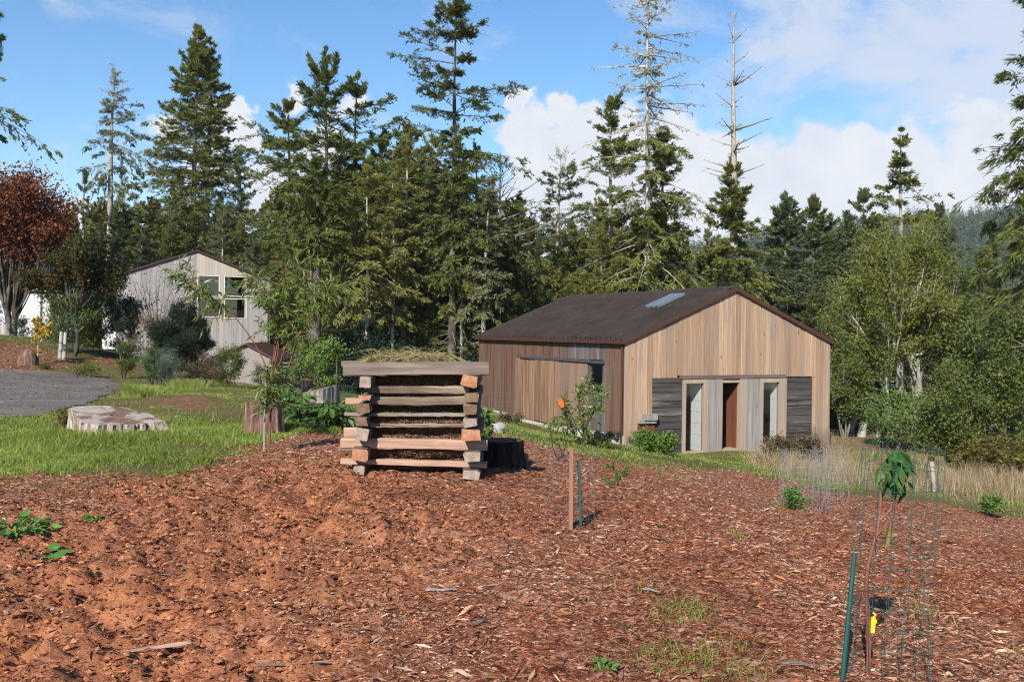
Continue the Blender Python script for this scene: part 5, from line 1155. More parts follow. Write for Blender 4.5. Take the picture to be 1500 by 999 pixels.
pp = [pxpath(b, Yc, q) for q in ([(1271,1012,0),(1273,930,0),(1269,850,0),(1275,815,0),(1283,785,0),(1289,750,.01),(1290,715,.01),(1289,680,.0),(1292,665,0)], [(1283,785,0),(1297,770,-.02),(1303,755,-.02)], [(1288,762,0),(1305,745,.02),(1315,715,.02),(1318,690,.02)])]
W_, _ = path_plant(3, pp, [.0125, .006, .007], 0, 0, 0, 0, 0, 0)
r = np.random.default_rng(31); Fo = MB(); n = 58
pts = [P(px, py, Yc+dy)-b for px, py, dy in zip(r.normal(1311, 12, n), r.uniform(656, 708, n), r.normal(0, .05, n))]
D = np.stack([r.normal(.15, .6, n), r.normal(-.1, .6, n), -r.uniform(.7, 2.0, n)], 1); N = np.stack([r.normal(0, .6, n), -np.ones(n)*.7+r.normal(0, .4, n), .5+r.normal(0, .3, n)], 1); L = r.uniform(.06, .125, n)
Fo.kites(np.array(pts), D, N, L, L*.38, fold=.3)
t = plant_tree('cherry_sapling', 'near leggy sapling with drooping glossy leaves only at its head', 'tree', b, W_, Fo, M['bark_red'], M['cherry_leaf'], trunk='stem', crown='foliage')
m = MB(); p0 = P(1305, 762, Yc-.02)-b; m.kites(np.array([p0, p0+np.array([-.004, 0, -.01])]), np.array([[-.25, -.1, -1], [.1, 0, -1.]]), np.array([[.2, -1, .2], [.8, -.6, .1]]), np.array([.15, .09]), np.array([.045, .035]), fold=.35); m.build('withered_leaf', M['fern_leaf'], t)
p0 = P(1279, 903, Yc-.02); m = MB(); m.hexa([(-.011,-.006,-.075),(.006,-.008,-.075),(.006,.004,-.075),(-.011,.004,-.075),(-.008,-.006,.0),(.010,-.008,.0),(.010,.004,.0),(-.008,.004,.0)]); m.hexa([(-.014,-.011,-.03),(.014,-.011,-.027),(.014,-.009,-.027),(-.014,-.009,-.03),(-.014,-.011,-.016),(.014,-.011,-.013),(.014,-.009,-.013),(-.014,-.009,-.016)])
m.tubes([[(.0, -.005, .0), (.012, -.005, .012), (-.002, -.005, .02)]], [[.005]*3], 5); tag(m.build('plastic_clip', M['yellow_plastic'], loc=p0), 'yellow plastic clip tied on the near sapling stem', 'clip')
g = G(836, 774); top = P(835, 656, g[1])
m = MB(); h = top[2]-g[2]
m.hexa([(-.017,-.013,-.1),(.017,-.013,-.1),(.017,.013,-.1),(-.017,.013,-.1),(-.018,-.013,h-.01),(.013,-.013,h),(.013,.013,h),(-.018,.013,h-.015)]); tag(m.build('wooden_stake', M['stake_wood'], loc=g), 'square reddish wooden stake standing in the mulch near the centre', 'stake')
g2 = G(852, 772); rod('metal_stake', 'dark green metal stake next to the wooden one in the mulch', 'stake', (g2[0], g2[1], g2[2]-.1), P(848, 674, g2[1]+.02), .013, M['green_paint'], 5)
cage('faint grey wire cage round the wooden stake', (g[0]+.03, g[1]+.22, gz(g[0]+.03, g[1]+.22)), .20, .60, 14, np.arange(.05, .62, .1), M['mesh_wire'], .0011, seed=5)
g = G(820, 676); m = MB(); th = np.linspace(-.5, 4.6, 20); Rr = .19
m.tubes(np.stack([np.cos(th)*.14, .1*np.sin(th*1.3), .42+np.sin(th)*Rr], 1)[None], np.full((1, 20), .008), 5)
m.tubes([[(-.14, 0, .5), (-.10, .05, .2), (.02, .03, -.1)], [(.10, 0, .3), (.05, .04, .12), (.08, .0, -.1)], [(-.02, 0, .25), (.03, .04, .1), (.16, .0, -.05)]], [[.008]*3]*3, 5)
tag(m.build('wire_hoop', M['rust_wire'], loc=g), 'rusty bent wire hoop on the grass left of the fruit tree', 'wire hoop')
for i, (px, py, Y, wpx, tp, mt, lb) in enumerate([(1178, 742, 12.9, 68, 660, 'galvanised', 'galvanised wire cage round a young plant, nearer of the pair'), (1216, 722, 14.4, 50, 655, 'galvanised', 'galvanised wire cage on the mulch edge, farther of the pair'), (97, 527, 31.5, 23, 460, 'green_wire', 'tall green wire cage on the bank by the yellow sapling'), (224, 552, 28.3, 40, 508, 'green_wire', 'low green wire cage around the bright young bush'),
        (425, 575, 24, 30, 515, 'green_wire', 'green wire cage right of the grey shed'), (735, 618, 27, 58, 572, 'mesh_wire', 'square meshed grey wire cage before the left end of barn wall'), (498, 600, 15.2, 36, 565, 'green_wire', 'green wire cage around the grey sloping stump end')]):
    x = P(px, py, Y)[0]; z = gz(x, Y); h = P(px, tp, Y)[2]-z; rad = wpx*Y/F/2; st = .055 if Y < 20 else .13
    nv = max(12, int(2*np.pi*rad/st)); cage(lb, (x, Y, z), rad, h, nv, np.arange(.06, h+.01, st*1.5), M[mt], .0015 if Y < 20 else .0017, seed=20+i)
rod('garden_stake', 'thin brown garden stake standing left of the crib', 'stake', (P(492, 590, 14.9)[0], 14.9, gz(P(492, 590, 14.9)[0], 14.9)-.05), P(494, 519, 14.9), .012, M['bark_dark'])
# ------------------------------------------------------------------ ground sheet
def axis_coords(fine0, fine1, step, lo, hi, g=1.13):
    a = list(np.arange(fine0, fine1, step)); s = step
    while a[-1] < hi: s *= g; a.append(a[-1]+s)
    a[-1] = hi; s = step; b = []; v = fine0
    while v > lo: s *= g; v -= s; b.append(v)
    b[-1] = lo
    return np.array(b[::-1]+a)
gx = axis_coords(-4.6, 6.2, .036, -1500, 1500, 1.10); gy = []
v = 3.4; s = .028
while v < 1850: gy.append(v); s *= 1.0115 if v < 30 else 1.05; v += s
gy.append(1850); gb = [3.4]; s = .03
while gb[-1] > -240: s *= 1.2; gb.append(gb[-1]-s)
gy = np.array([max(q, -240) for q in gb[:0:-1]]+gy)
X, Yv = np.meshgrid(gx, gy); n0, n1 = X.shape
xs, ys_ = X.ravel(), Yv.ravel()
zs = ground_z(xs, ys_)
Q = (np.arange(n0-1)[:, None]*n1+np.arange(n1-1)[None]).reshape(-1, 1)+np.array([0, 1, n1+1, n1])
me = raw_mesh('ground', np.stack([xs, ys_, zs], 1), Q, smooth=True)
mu = m_mulch(xs, ys_); orr = m_orange(xs, ys_)*mu; bed = m_bed(xs, ys_)*(1-mu)
pxx = 750+F*xs/np.maximum(ys_, 1)
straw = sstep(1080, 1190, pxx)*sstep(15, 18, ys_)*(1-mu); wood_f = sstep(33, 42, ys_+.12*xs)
att = me.color_attributes.new('reg', 'FLOAT_COLOR', 'POINT')
att.data.foreach_set('color', np.stack([mu, orr, np.maximum(bed, 0), np.maximum(straw, 0)], 1).astype(np.float32).ravel())
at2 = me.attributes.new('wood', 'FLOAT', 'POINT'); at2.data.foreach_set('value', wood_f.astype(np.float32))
def groundmat():
    t = NT('ground_soil'); at = t.n('Attribute', {'attribute_name': 'reg'}); sc = t.n('SeparateColor', Color=at.outputs['Color']); wd = t.n('Attribute', {'attribute_name': 'wood'}).outputs['Fac']
    v = t.coord()
    nb = t.noise(v, .9, 4); nm = t.noise(v, 7, 6, .65); nf = t.noise(v, 46, 5, .7)
    vo = t.n('TexVoronoi', Vector=t.n('VectorMath', {'operation': 'ADD'}, _0=t.n('Mapping', Vector=v, Scale=(26, 52, 26)).outputs[0], _1=t.n('VectorMath', {'operation': 'SCALE'}, _0=t.n('TexNoise', Vector=v, Scale=9.0).outputs[1], Scale=3.0).outputs[0]).outputs[0], Scale=1.0)
    cell = t.n('SeparateColor', Color=vo.outputs['Color']).outputs[0]
    mul = t.ramp(t.math('ADD', t.math('MULTIPLY', cell, .6), t.math('MULTIPLY', nf, .45)), [(.15, (.03,.016,.011)), (.38, (.13,.052,.031)), (.58, (.245,.108,.064)), (.80, (.36,.21,.14)), (.95, (.46,.34,.25))])
    mul = t.mix(t.ramp(nb, [(.45, (0, 0, 0)), (.65, (.55, .55, .55))]), mul, (.17,.052,.026))
    ora = t.ramp(t.math('ADD', t.math('MULTIPLY', nm, .62), t.math('MULTIPLY', nf, .38)), [(.30, (.06,.027,.017)), (.42, (.18,.068,.036)), (.56, (.36,.145,.068)), (.74, (.50,.245,.13))])
    gr = t.ramp(t.math('ADD', t.math('MULTIPLY', nm, .6), t.math('MULTIPLY', nb, .4)), [(.36, (.15,.095,.058)), (.5, (.10,.082,.032)), (.66, (.085,.105,.028))])
    bed = t.ramp(t.math('ADD', t.math('MULTIPLY', cell, .5), t.math('MULTIPLY', nm, .5)), [(.25, (.06,.03,.018)), (.55, (.19,.088,.05)), (.8, (.30,.18,.11))])
    st = t.ramp(nm, [(.35, (.09,.07,.04)), (.65, (.24,.18,.10))])
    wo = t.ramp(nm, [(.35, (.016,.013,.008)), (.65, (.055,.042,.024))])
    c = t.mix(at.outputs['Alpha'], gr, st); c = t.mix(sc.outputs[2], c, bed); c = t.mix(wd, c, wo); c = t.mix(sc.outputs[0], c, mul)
    of = t.math('MULTIPLY', sc.outputs[1], t.ramp(nb, [(.30, (.35,.35,.35)), (.6, (1, 1, 1))])); c = t.mix(of, c, ora)
    return t.done(c, .95, .06, bump=t.math('ADD', t.math('MULTIPLY', nf, .6), t.math('MULTIPLY', cell, .4)), bstr=.9, bdist=.03)
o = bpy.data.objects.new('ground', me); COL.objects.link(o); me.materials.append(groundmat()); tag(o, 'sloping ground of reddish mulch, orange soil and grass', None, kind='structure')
# gravel drive: its own sheet draped just over the ground
dx = np.arange(-19, -5.5, .12); dy = np.arange(14.5, 32.5, .14); X, Yv = np.meshgrid(dx, dy); xs, ys_ = X.ravel(), Yv.ravel(); sd = poly_sd(xs, ys_, DRIVE)+(fbm(xs*1.5, ys_*1.5, 21)-.5)*.5
idx = np.arange(len(xs)).reshape(X.shape); ok = (sd > 0).reshape(X.shape); okq = ok[:-1, :-1] & ok[1:, :-1] & ok[:-1, 1:] & ok[1:, 1:]
Q = np.stack([idx[:-1, :-1], idx[:-1, 1:], idx[1:, 1:], idx[1:, :-1]], -1)[okq]
zd = ground_z(xs, ys_)+.012
me = raw_mesh('driveway', np.stack([xs, ys_, zd], 1), Q, smooth=True)
def drivemat():
    t = NT('gravel'); v = t.coord(); a = t.noise(v, .8, 4); b = t.noise(v, 30, 5, .7); s_ = t.noise(t.coord('Object', (.35, 2.2, 1)), 1.0, 3)
    c = t.ramp(t.math('ADD', t.math('MULTIPLY', a, .5), t.math('MULTIPLY', b, .5)), [(.34, (.075,.062,.054)), (.5, (.115,.098,.088)), (.66, (.165,.143,.13))]); c = t.mix(t.ramp(s_, [(.52, (0, 0, 0)), (.7, (.6, .6, .6))]), c, (.075,.058,.048))
    return t.done(c, .95, .1, bump=b, bstr=.15, bdist=.008)
o = bpy.data.objects.new('driveway', me); COL.objects.link(o); me.materials.append(drivemat()); tag(o, 'grey gravel driveway at the left edge', None, kind='structure')
# ------------------------------------------------------------------ ground cover
def fan(seed, n, y0, y1, px0, px1):
    r = np.random.default_rng(seed); Y = np.sqrt(r.uniform(y0**2, y1**2, n)); px = r.uniform(px0, px1, n); return (px-750)/F*Y, Y, r
def ramp_chip():
    t = NT('wood_chips'); r = t.rnd(); n = t.noise(t.coord(), 40, 3)
    c = t.ramp(r, [(0, (.024,.013,.010)), (.18, (.085,.032,.020)), (.40, (.17,.066,.038)), (.62, (.25,.115,.068)), (.80, (.34,.20,.135)), (.91, (.27,.22,.19)), (.975, (.43,.33,.24)), (1, (.60,.50,.41))])
    c = t.mix(1.0, c, t.ramp(n, [(.3, (.6, .6, .6)), (.7, (1, 1, 1))]), 'MULTIPLY')
    big = t.noise(t.coord(), .55, 4, .6); c = t.mix(1.0, c, t.ramp(big, [(.36, (.85, .60, .48)), (.46, (1.25, .92, .72)), (.56, (1.32, 1.20, 1.1))]), 'MULTIPLY'); return t.done(c, .85, .12)
M['chips'] = ramp_chip()
def chips():
    m = MB()
    for sd, n, y0, y1, l0, l1, thin in ((1, 210000, 3.9, 9, .008, .032, .62), (2, 130000, 9, 18, .014, .055, .62), (3, 2600, 3.9, 13, .05, .12, .5), (4, 26000, 3.9, 12, .03, .09, .28), (5, 12000, 28, 38, .05, .12, .8)):
        x, y, r = fan(sd, n, y0, y1, -60, 1560) if sd != 5 else fan(sd, n, y0, y1, -60, 260)
        mk = m_mulch(x, y); oo = m_orange(x, y)
        keep = (r.random(n) < mk*(1-.48*oo)*(.55+.7*vnoise(x*3.1, y*3.1, 44))) if sd != 5 else (r.random(n) < m_bed(x, y))
        x, y = x[keep], y[keep]; q = len(x); z = ground_z(x, y); a = r.uniform(0, 6.28, q); L = r.uniform(l0, l1, q)*(.6+.8*r.random(q))
        D = np.stack([np.cos(a), np.sin(a), r.normal(0, .22, q)], 1)
        m.slivers(np.stack([x, y, z+.004+.25*L*np.abs(D[:, 2])], 1), D, L, L*r.uniform(.16, .42, q)*thin, L*.10+.003, seed=sd)
    tag(m.build('wood_chip_mulch', M['chips']), 'reddish brown wood chip mulch strewn over the slope', 'mulch', kind='stuff')
chips()
M['crumbs'] = soilmat('soil_crumbs', (.06,.026,.015), (.26,.10,.05), (.50,.235,.12))
def crumbs():
    x, y, r = fan(7, 90000, 3.9, 11, -60, 800); keep = r.random(len(x)) < m_orange(x, y)*m_mulch(x, y)*(.25+vnoise(x*2.3, y*2.3, 4)); x, y = x[keep], y[keep]; q = len(x)
    s = .003+.019*r.random(q)**3.5; z = ground_z(x, y)+s*.4
    O = np.array([(1,0,0),(0,1,0),(-1,0,0),(0,-1,0),(0,0,.8),(0,0,-.8)])
    V = np.stack([x, y, z], 1)[:, None]+O[None]*s[:, None, None]*r.uniform(.6, 1.35, (q, 6, 1))
    T = np.array([(0,1,4),(1,2,4),(2,3,4),(3,0,4),(1,0,5),(2,1,5),(3,2,5),(0,3,5)])[None]+np.arange(q)[:, None, None]*6
    m = MB(); m.add(V.reshape(-1, 3), None, T.reshape(-1, 3)); tag(m.build('soil_crumbs', M['crumbs']), 'crumbly orange earth clods scattered on the dug soil', 'soil', kind='stuff')
crumbs()
M['gravel_bits'] = plain('gravel_bits', (.15,.13,.12), .9, .1, var=.2, sc=30)
def gravel():
    x, y, r = fan(9, 3500, 14.5, 31, -60, 190); k = poly_sd(x, y, DRIVE) > -.3+.5*r.random(len(x)); k &= r.random(len(x)) < .25+.75*sstep(.45, .6, fbm(x*.8, y*1.6, 12)); x, y = x[k], y[k]; q = len(x); a = r.uniform(0, 6.28, q); L = r.uniform(.015, .05, q)
    m = MB(); m.slivers(np.stack([x, y, ground_z(x, y)+.014], 1), np.stack([np.cos(a), np.sin(a), 0*a], 1), L, L*.7, L*.5, seed=2); tag(m.build('drive_gravel', M['gravel_bits']), 'loose gravel strewn on the driveway', 'gravel', kind='stuff')
gravel()
# bigger splinters of wood one can pick out, and earth clods
for i, (px, py, Lm, W_, ang, mt, lb) in enumerate([(228, 951, .34, .045, .35, 'rail_pink', 'largest pale pink splinter lying on the orange soil'), (648, 872, .20, .035, -.15, 'grey_board', 'pale grey sliver of wood at the middle of the mulch'), (728, 792, .08, .05, .9, 'grey_board', 'short pale chip tilted up near the wooden stake'), (955, 875, .13, .03, -.9, 'grey_board', 'pale grey split of wood on the mulch at right'), (880, 780, .26, .02, -.05, 'rail_tan', 'thin pale stick lying by foot of the stakes'), (1170, 970, .20, .05, -.4, 'rail_dark', 'brown piece of bark in the mulch near the metal stake'), (700, 912, .11, .05, .7, 'rail_dark', 'dark chunk of bark on the bottom mulch'), (430, 978, .34, .02, .05, 'rail_tan', 'long dry straw coloured stick at the bottom edge'), (240, 847, .13, .018, -.1, 'grey_board', 'thin grey twig on the dug soil at left'), (1310, 898, .09, .05, .3, 'stump_black', 'dark lump standing in for a shadow hole inside the green wire cage'), (50, 890, .30, .10, .12, 'stone', 'whitish patch of rotten wood at the left edge'), (855, 904, .16, .022, -.1, 'rail_tan', 'tan stick on the mulch below the stakes')]):  # the near-black lump in the cage stands in for a patch of shadow
    g = G(px, py); m = MB(); d = np.array([math.cos(ang), math.sin(ang), .05]); beam(m, -d*Lm/2, d*Lm/2, W_, W_*.32, cham=W_*.1, jit=W_*.10, k=6, seed=200+i, endmat=0, taper=.6)
    tag(m.build('wood_splinter' if i != 10 else 'rotten_wood', M[mt], loc=(g[0], g[1], g[2]+W_*.12+.004)), lb, 'wood piece')
def grass(name, label, x, y, r, h0, h1, w, mat, lean=.35, z=None):
    q = len(x); z = ground_z(x, y)-.01; h = r.uniform(h0, h1, q)*(.45+1.15*vnoise(x*2.1, y*2.1, 71)); a = r.uniform(0, 6.28, q); l = h*lean*r.uniform(.3, 1.8, q); dx = np.cos(a)*l; dy = np.sin(a)*l
    b = r.uniform(0, 6.28, q); wx = np.cos(b)*w*.5; wy = np.sin(b)*w*.5
    V = np.stack([np.stack([x-wx, y-wy, z], 1), np.stack([x+wx, y+wy, z], 1), np.stack([x+wx*.7+dx*.4, y+wy*.7+dy*.4, z+h*.6], 1), np.stack([x-wx*.7+dx*.4, y-wy*.7+dy*.4, z+h*.6], 1), np.stack([x+dx, y+dy, z+h], 1)], 1).reshape(-1, 3)
    k = np.arange(q)[:, None]*5; m = MB(); m.add(V, k+np.array([0, 1, 2, 3]), k+np.array([3, 2, 4])); return tag(m.build(name, mat), label, 'grass', kind='stuff')
def acc(x, y, r, p): k = r.random(len(x)) < p; return x[k], y[k]
xs, ys_ = [], []
for sd, n, y0, y1, a, b in ((1, 190000, 8.6, 15, -80, 500), (2, 150000, 15, 30, -80, 760), (3, 60000, 30, 44, -60, 560), (4, 190000, 13, 34, 640, 1560)):
    x, y, r = fan(40+sd, n, y0, y1, a, b)
    pat = sstep(.43, .57, fbm(x*.75, y*.75, 19, 4)+.10*(fbm(x*3, y*3, 23, 2)-.5)); mid = sstep(500, 640, 750+F*x/y)
    px_ = 750+F*x/y
    p = (1-m_mulch(x, y))*(1-m_drive(x, y))*(1-m_bed(x, y))*(.08+.92*pat)*(1-.55*sstep(1060, 1180, px_)*sstep(16.5, 18, y)*1)*(1-.9*sstep(33, 38, y+.12*x))
    x, y = acc(x, y, r, p); xs.append(x); ys_.append(y)
x = np.concatenate(xs); y = np.concatenate(ys_); l = (x-BC[0])*ex[0]+(y-BC[1])*ex[1]; d = (x-BC[0])*ey[0]+(y-BC[1])*ey[1]; k = ~((l > -.1) & (d > -.1)); x, y = x[k], y[k]
grass('lawn_grass', 'short green grass of the lawn around the stumps and barn', x, y, np.random.default_rng(6), .02, .075, .010, M['grass_green'], .7)
# dry meadow right of the barn
xs, ys_ = [], []
x, y, r = fan(61, 70000, 15.5, 33, 1090, 1600); px_ = 750+F*x/y
p = (1-m_mulch(x, y))*sstep(1095, 1180, px_)*(1-.75*sstep(1225, 1260, px_)*(1-sstep(1340, 1390, px_)))*(1-.8*sstep(24, 27, y))*(.06+.94*sstep(.44, .60, fbm(x*.6, y*.6, 29, 3)))*sstep(16.2, 17.5, y+(px_-1120)*.001)
x, y = acc(x, y, r, p); l = (x-BC[0])*ex[0]+(y-BC[1])*ex[1]; d = (x-BC[0])*ey[0]+(y-BC[1])*ey[1]; k = ~((l > -.1) & (l < BW+.1) & (d > -.1)); x, y = x[k], y[k]
grass('dry_meadow_grass', 'tall straw coloured dry grass right of the barn', x, y, r, .12, .42, .008, M['grass_dry'], .4)
# tufts in the mulch
xs, ys_ = [], []
r = np.random.default_rng(66)
for (px, py, n, s) in [(1000, 965, 160, .20), (1035, 975, 140, .16), (990, 902, 90, .12), (945, 955, 60, .1), (1010, 905, 80, .1), (1160, 745, 260, .22), (1340, 905, 50, .12), (930, 870, 30, .08), (1080, 792, 60, .05), (870, 945, 20, .06), (1045, 985, 120, .14), (1490, 965, 50, .1), (940, 690, 200, .35), (990, 700, 160, .3), (230, 715, 160, .4), (120, 705, 200, .5), (60, 712, 160, .4), (480, 680, 60, .3)]:
    g = G(px, py); xs.append(g[0]+r.normal(0, s, n)); ys_.append(g[1]+r.normal(0, s*1.1, n))
grass('grass_tufts', 'thin green grass tufts sprouting through the mulch', np.concatenate(xs), np.concatenate(ys_), r, .025, .085, .005, M['grass_green'], .6)
xs, ys_ = [], []
for (px, py, n, s) in [(105, 640, 420, .22), (145, 644, 520, .28), (190, 645, 420, .22), (80, 625, 160, .2), (225, 640, 140, .2), (300, 650, 200, .5), (40, 660, 300, .5), (250, 668, 240, .4), (365, 640, 120, .2), (400, 630, 120, .3)]:
    g = G(px, py); xs.append(g[0]+r.normal(0, s, n)); ys_.append(g[1]+r.normal(0, s*.5, n))
grass('rank_grass', 'longer rank grass growing around the stumps', np.concatenate(xs), np.concatenate(ys_), r, .05, .17, .008, M['grass_green'], .5)
# taller tufts at the lawn edge
for i, (px, py, Y, n, s, h, lb) in enumerate([(205, 575, 21, 420, .34, .34, 'arching grass clump beside the end of the drive'), (275, 560, 26, 380, .5, .36, 'tall grass clump before the dark evergreen shrubs'), (1128, 672, 21, 240, .4, .5, 'brown green grass clump below the right barn window')]):
    x = P(px, py, Y)[0]; rr = np.random.default_rng(80+i); z = gz(x, Y); xx = rr.normal(0, s*.5, n); yy = rr.normal(0, s*.5, n); hh = h*rr.uniform(.5, 1.1, n); a = np.arctan2(yy, xx)+rr.normal(0, .5, n); l = hh*rr.uniform(.2, .8, n); wx = .006
    s5 = np.linspace(0, 1, 5); TP = np.stack([xx[:, None]+np.cos(a)[:, None]*l[:, None]*s5**1.6, yy[:, None]+np.sin(a)[:, None]*l[:, None]*s5**1.6, hh[:, None]*(s5*1.25-.35*s5**2.5)-.02], -1)
    m = MB(); m.tubes(TP, np.full((n, 5), wx)*np.array([1, 1, .8, .6, .2]), 3); tag(m.build('grass_clump', M['grass_green' if i < 2 else 'grass_dry'], loc=(x, Y, z)), lb, 'grass clump')
# bracken on the right
for i, (px, py, Y) in enumerate([(1385, 690, 25), (1420, 695, 24), (1455, 700, 23.5), (1490, 705, 24), (1405, 675, 28), (1450, 680, 27), (1495, 680, 27), (1360, 672, 29), (1530, 700, 25)]):
    x = P(px, py, Y)[0]; z = gz(x, Y); rr = np.random.default_rng(300+i); n = int(rr.integers(16, 34)); a = rr.uniform(0, 6.28, n); Lf = rr.uniform(.35, 1.25, n)*rr.uniform(.7, 1.2); W_, Fo = MB(), MB()
    s5 = np.linspace(0, 1, 5); b0 = rr.normal(0, .25, (n, 2)); TP = np.stack([b0[:, :1]+np.cos(a)[:, None]*Lf[:, None]*s5*.75, b0[:, 1:]+np.sin(a)[:, None]*Lf[:, None]*s5*.75, Lf[:, None]*(1.55*s5-.75*s5**2)], -1); W_.tubes(TP, np.full((n, 5), .006)*np.array([1, .9, .7, .5, .2]), 3)
    k = 24; s = rr.uniform(.3, 1, (n, k)); f = s*4; j = np.minimum(f.astype(int), 3); v = (f-j)[..., None]; ii = np.arange(n)[:, None]; p = TP[ii, j]*(1-v)+TP[ii, j+1]*v; sg = rr.choice([-1, 1], (n, k))
    D = np.stack([-np.sin(a)[:, None]*sg+np.cos(a)[:, None]*.4, np.cos(a)[:, None]*sg+np.sin(a)[:, None]*.4, rr.normal(-.15, .25, (n, k))], -1).reshape(-1, 3); N = np.tile([0, 0, 1.], (n*k, 1))+rr.normal(0, .25, (n*k, 3)); l = (.26*(1.15-s)).ravel(); Fo.kites(p.reshape(-1, 3), D, N, l, l*.4)
    lbs = ['foremost left bracken clump turning brown behind dry grass', 'second bracken clump from the left behind dry grass', 'yellow brown bracken clump in the middle of its row', 'bracken clump near the right edge behind pale grass', 'back row bracken clump at its left end', 'back row bracken clump in the middle', 'back row bracken clump at the right edge', 'bracken clump farthest left, close to the alder trunks', 'bracken clump cut off by the right picture edge']
    t = thing('bracken', lbs[i], 'fern', (x, Y, z)); W_.build('stem', M['fern_leaf'], t); Fo.build('foliage', M['fern_leaf' if i % 3 else 'shrub_green'], t)
# ------------------------------------------------------------------ air, sky, sun, camera
HAZE = True
if HAZE:
    m = MB(); m.box(-1502, 1502, -242, 1852, float(zs.min())-70, 200)
    t = NT('haze_air'); pv = t.n('VolumePrincipled'); pv.inputs['Density'].default_value = .00012; pv.inputs['Color'].default_value = (.80, .88, .98, 1); pv.inputs['Anisotropy'].default_value = .1
    t.t.links.new(pv.outputs[0], t.out.inputs['Volume']); tag(m.build('haze', t.m), 'thin pale air between the slope and far hill', 'haze', kind='stuff')
SAZ, SEL = R(20), R(35)                     # shadows fall 20 degrees right of straight away
sd = np.array([-math.sin(SAZ)*math.cos(SEL), -math.cos(SAZ)*math.cos(SEL), math.sin(SEL)])
ld = bpy.data.lights.new('sun', 'SUN'); ld.energy = 4.8; ld.angle = R(.53); ld.color = (1, .945, .86)
lo = bpy.data.objects.new('sun', ld); COL.objects.link(lo); lo.rotation_euler = Vector(sd).to_track_quat('Z', 'Y').to_euler(); lo.location = (-20, -40, 40)
wd = bpy.data.worlds.new('World'); scn.world = wd; wd.use_nodes = True; nt = wd.node_tree; nt.nodes.clear()
class WN(NT):
    def __init__(s, t): s.t = t
w = WN(nt)
sky = nt.nodes.new('ShaderNodeTexSky'); sky.sky_type = 'NISHITA'; sky.sun_disc = False; sky.sun_elevation = SEL; sky.sun_rotation = math.pi+SAZ; sky.altitude = 100; sky.air_density = 1.0; sky.dust_density = .25; sky.ozone_density = 2.6
dirv = w.n('VectorMath', {'operation': 'NORMALIZE'}, _0=w.n('TexCoord').outputs['Generated']).outputs[0]
wrp = w.n('TexNoise', Vector=dirv, Scale=16.0, Detail=5.0, Roughness=.6).outputs[1]
warpv = w.n('VectorMath', {'operation': 'NORMALIZE'}, _0=w.n('VectorMath', {'operation': 'ADD'}, _0=dirv, _1=w.n('VectorMath', {'operation': 'SCALE'}, _0=w.n('VectorMath', {'operation': 'SUBTRACT'}, _0=wrp, _1=(.5, .5, .5)).outputs[0], Scale=.085).outputs[0]).outputs[0]).outputs[0]
def blobs(lst):
    acc_ = None
    for px, py, rad, amp in lst:
        d = ray(px, py); d /= np.linalg.norm(d); sg = rad/F
        dt = w.n('VectorMath', {'operation': 'DOT_PRODUCT'}, _0=warpv, _1=tuple(float(q) for q in d)).outputs['Value']
        e = w.math('MULTIPLY', w.math('EXPONENT', w.math('MULTIPLY', w.math('SUBTRACT', dt, 1.0), 1/sg**2), 0), amp)
        acc_ = e if acc_ is None else w.math('MAXIMUM', acc_, e)
    return acc_
cum = blobs([(758,150,16,1),(775,190,30,1),(822,172,26,1),(866,178,28,1),(850,240,50,1),(790,265,45,1),(920,230,50,1),(985,245,45,1),(1050,265,48,1),(1140,290,50,1),(1190,255,42,1),(1265,265,50,1),(1340,260,55,1),(1430,270,70,1),(1530,270,80,1),
    (760,340,70,1),(900,330,80,1),(1060,370,90,1),(1250,370,90,1),(1450,380,100,1),(240,182,28,.85),(335,178,30,.9),(372,160,14,.7),(430,143,13,.7),(520,160,20,.8),(290,240,40,.7),(130,335,40,.8),(480,240,50,.6),(410,280,50,.7)])
cir = blobs([(1360,110,95,.95),(1470,90,100,.95),(1250,150,60,.5),(1180,15,70,.7),(930,10,50,.5),(1420,200,110,.8),(1500,200,120,.8),(1060,130,60,.35),(1120,90,70,.45),(1280,200,70,.5),(1550,60,120,.6),(650,5,40,.25),(1300,60,80,.5)])
mv = w.n('Mapping', Vector=dirv, Scale=(1, 1, 1.35)).outputs[0]
n1 = w.n('TexNoise', Vector=mv, Scale=13.0, Detail=9.0, Roughness=.52, Distortion=.25).outputs[0]
n2 = w.n('TexNoise', Vector=w.n('Mapping', Vector=dirv, Scale=(1, 1, 1.9)).outputs[0], Scale=8.0, Detail=8.0, Roughness=.6, Distortion=.5).outputs[0]
n3 = w.n('TexNoise', Vector=w.n('Mapping', Vector=dirv, Location=(.012, 0, .02)).outputs[0], Scale=16.0, Detail=6.0, Roughness=.55).outputs[0]
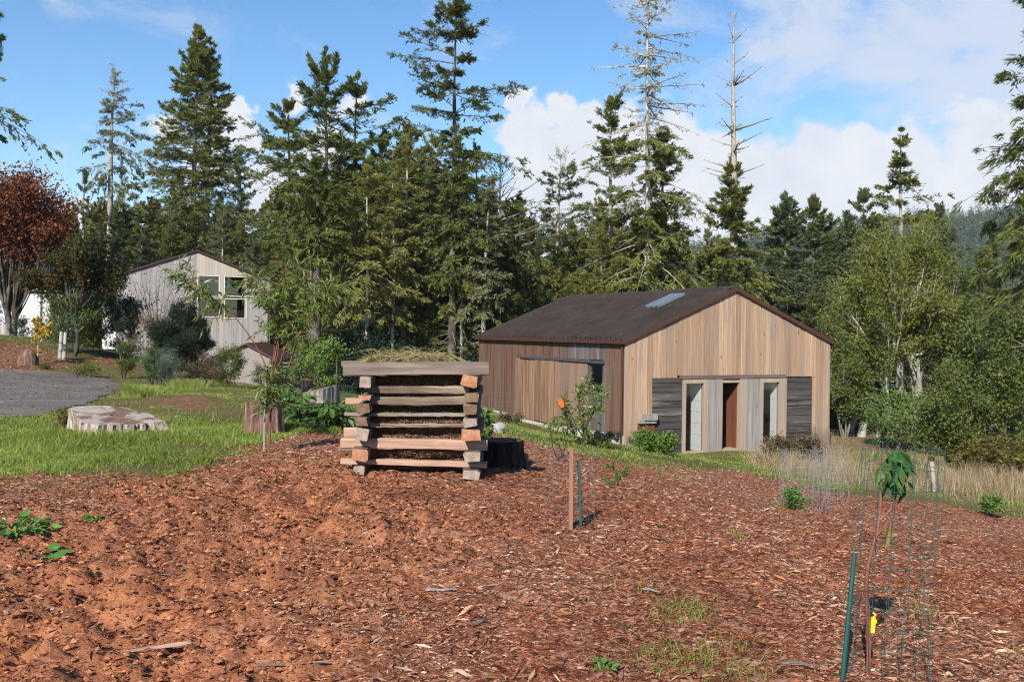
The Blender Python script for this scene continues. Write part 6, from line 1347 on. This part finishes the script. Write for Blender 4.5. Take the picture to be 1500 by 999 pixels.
fc = w.math('ADD', cum, w.math('MULTIPLY', w.math('SUBTRACT', n1, .5), 1.55))
fc = w.n('MapRange', {'interpolation_type': 'SMOOTHSTEP'}, Value=fc, _1=.31, _2=.60).outputs[0]
fi = w.math('ADD', cir, w.math('MULTIPLY', w.math('SUBTRACT', n2, .5), 2.5))
fi = w.math('MULTIPLY', w.n('MapRange', {'interpolation_type': 'SMOOTHSTEP'}, Value=fi, _1=.05, _2=1.0).outputs[0], .82)
SKY = .094
ccol = w.ramp(n3, [(.32, (4.2, 4.55, 5.15)), (.62, (4.95, 5.1, 5.4))])
icol = (4.1, 4.35, 4.95)
skyc = w.n('HueSaturation', Saturation=1.22, Value=1.0, Color=sky.outputs[0]).outputs[0]
c1 = w.mix(fi, skyc, icol); c2 = w.mix(fc, c1, ccol)
bg = w.n('Background', Color=c2, Strength=SKY); ow = nt.nodes.new('ShaderNodeOutputWorld'); nt.links.new(bg.outputs[0], ow.inputs[0])
cd = bpy.data.cameras.new('camera'); cam = bpy.data.objects.new('camera', cd); COL.objects.link(cam); scn.camera = cam
cd.sensor_fit = 'HORIZONTAL'; cd.sensor_width = 36; cd.lens = 36*F/1500; cd.shift_y = -12.5/1500; cd.clip_start = .1; cd.clip_end = 6000
c, s = math.cos(ROLL), math.sin(ROLL)
cam.matrix_world = Matrix(((c, -s, 0, 0), (0, 0, -1, 0), (s, c, 0, 0), (0, 0, 0, 1)))
scn.view_settings.view_transform = 'Standard'; scn.view_settings.look = 'None'; scn.view_settings.exposure = .9; scn.view_settings.gamma = 1; scn.view_settings.use_curve_mapping = False
scn.render.engine = 'CYCLES'; cy = scn.cycles; cy.use_denoising = True; cy.denoiser = 'OPENIMAGEDENOISE'
cy.max_bounces = 6; cy.diffuse_bounces = 3; cy.glossy_bounces = 3; cy.transmission_bounces = 4; cy.transparent_max_bounces = 8; cy.volume_bounces = 1; cy.caustics_reflective = False; cy.caustics_refractive = False
cy.sample_clamp_indirect = 6; cy.filter_width = 1.15
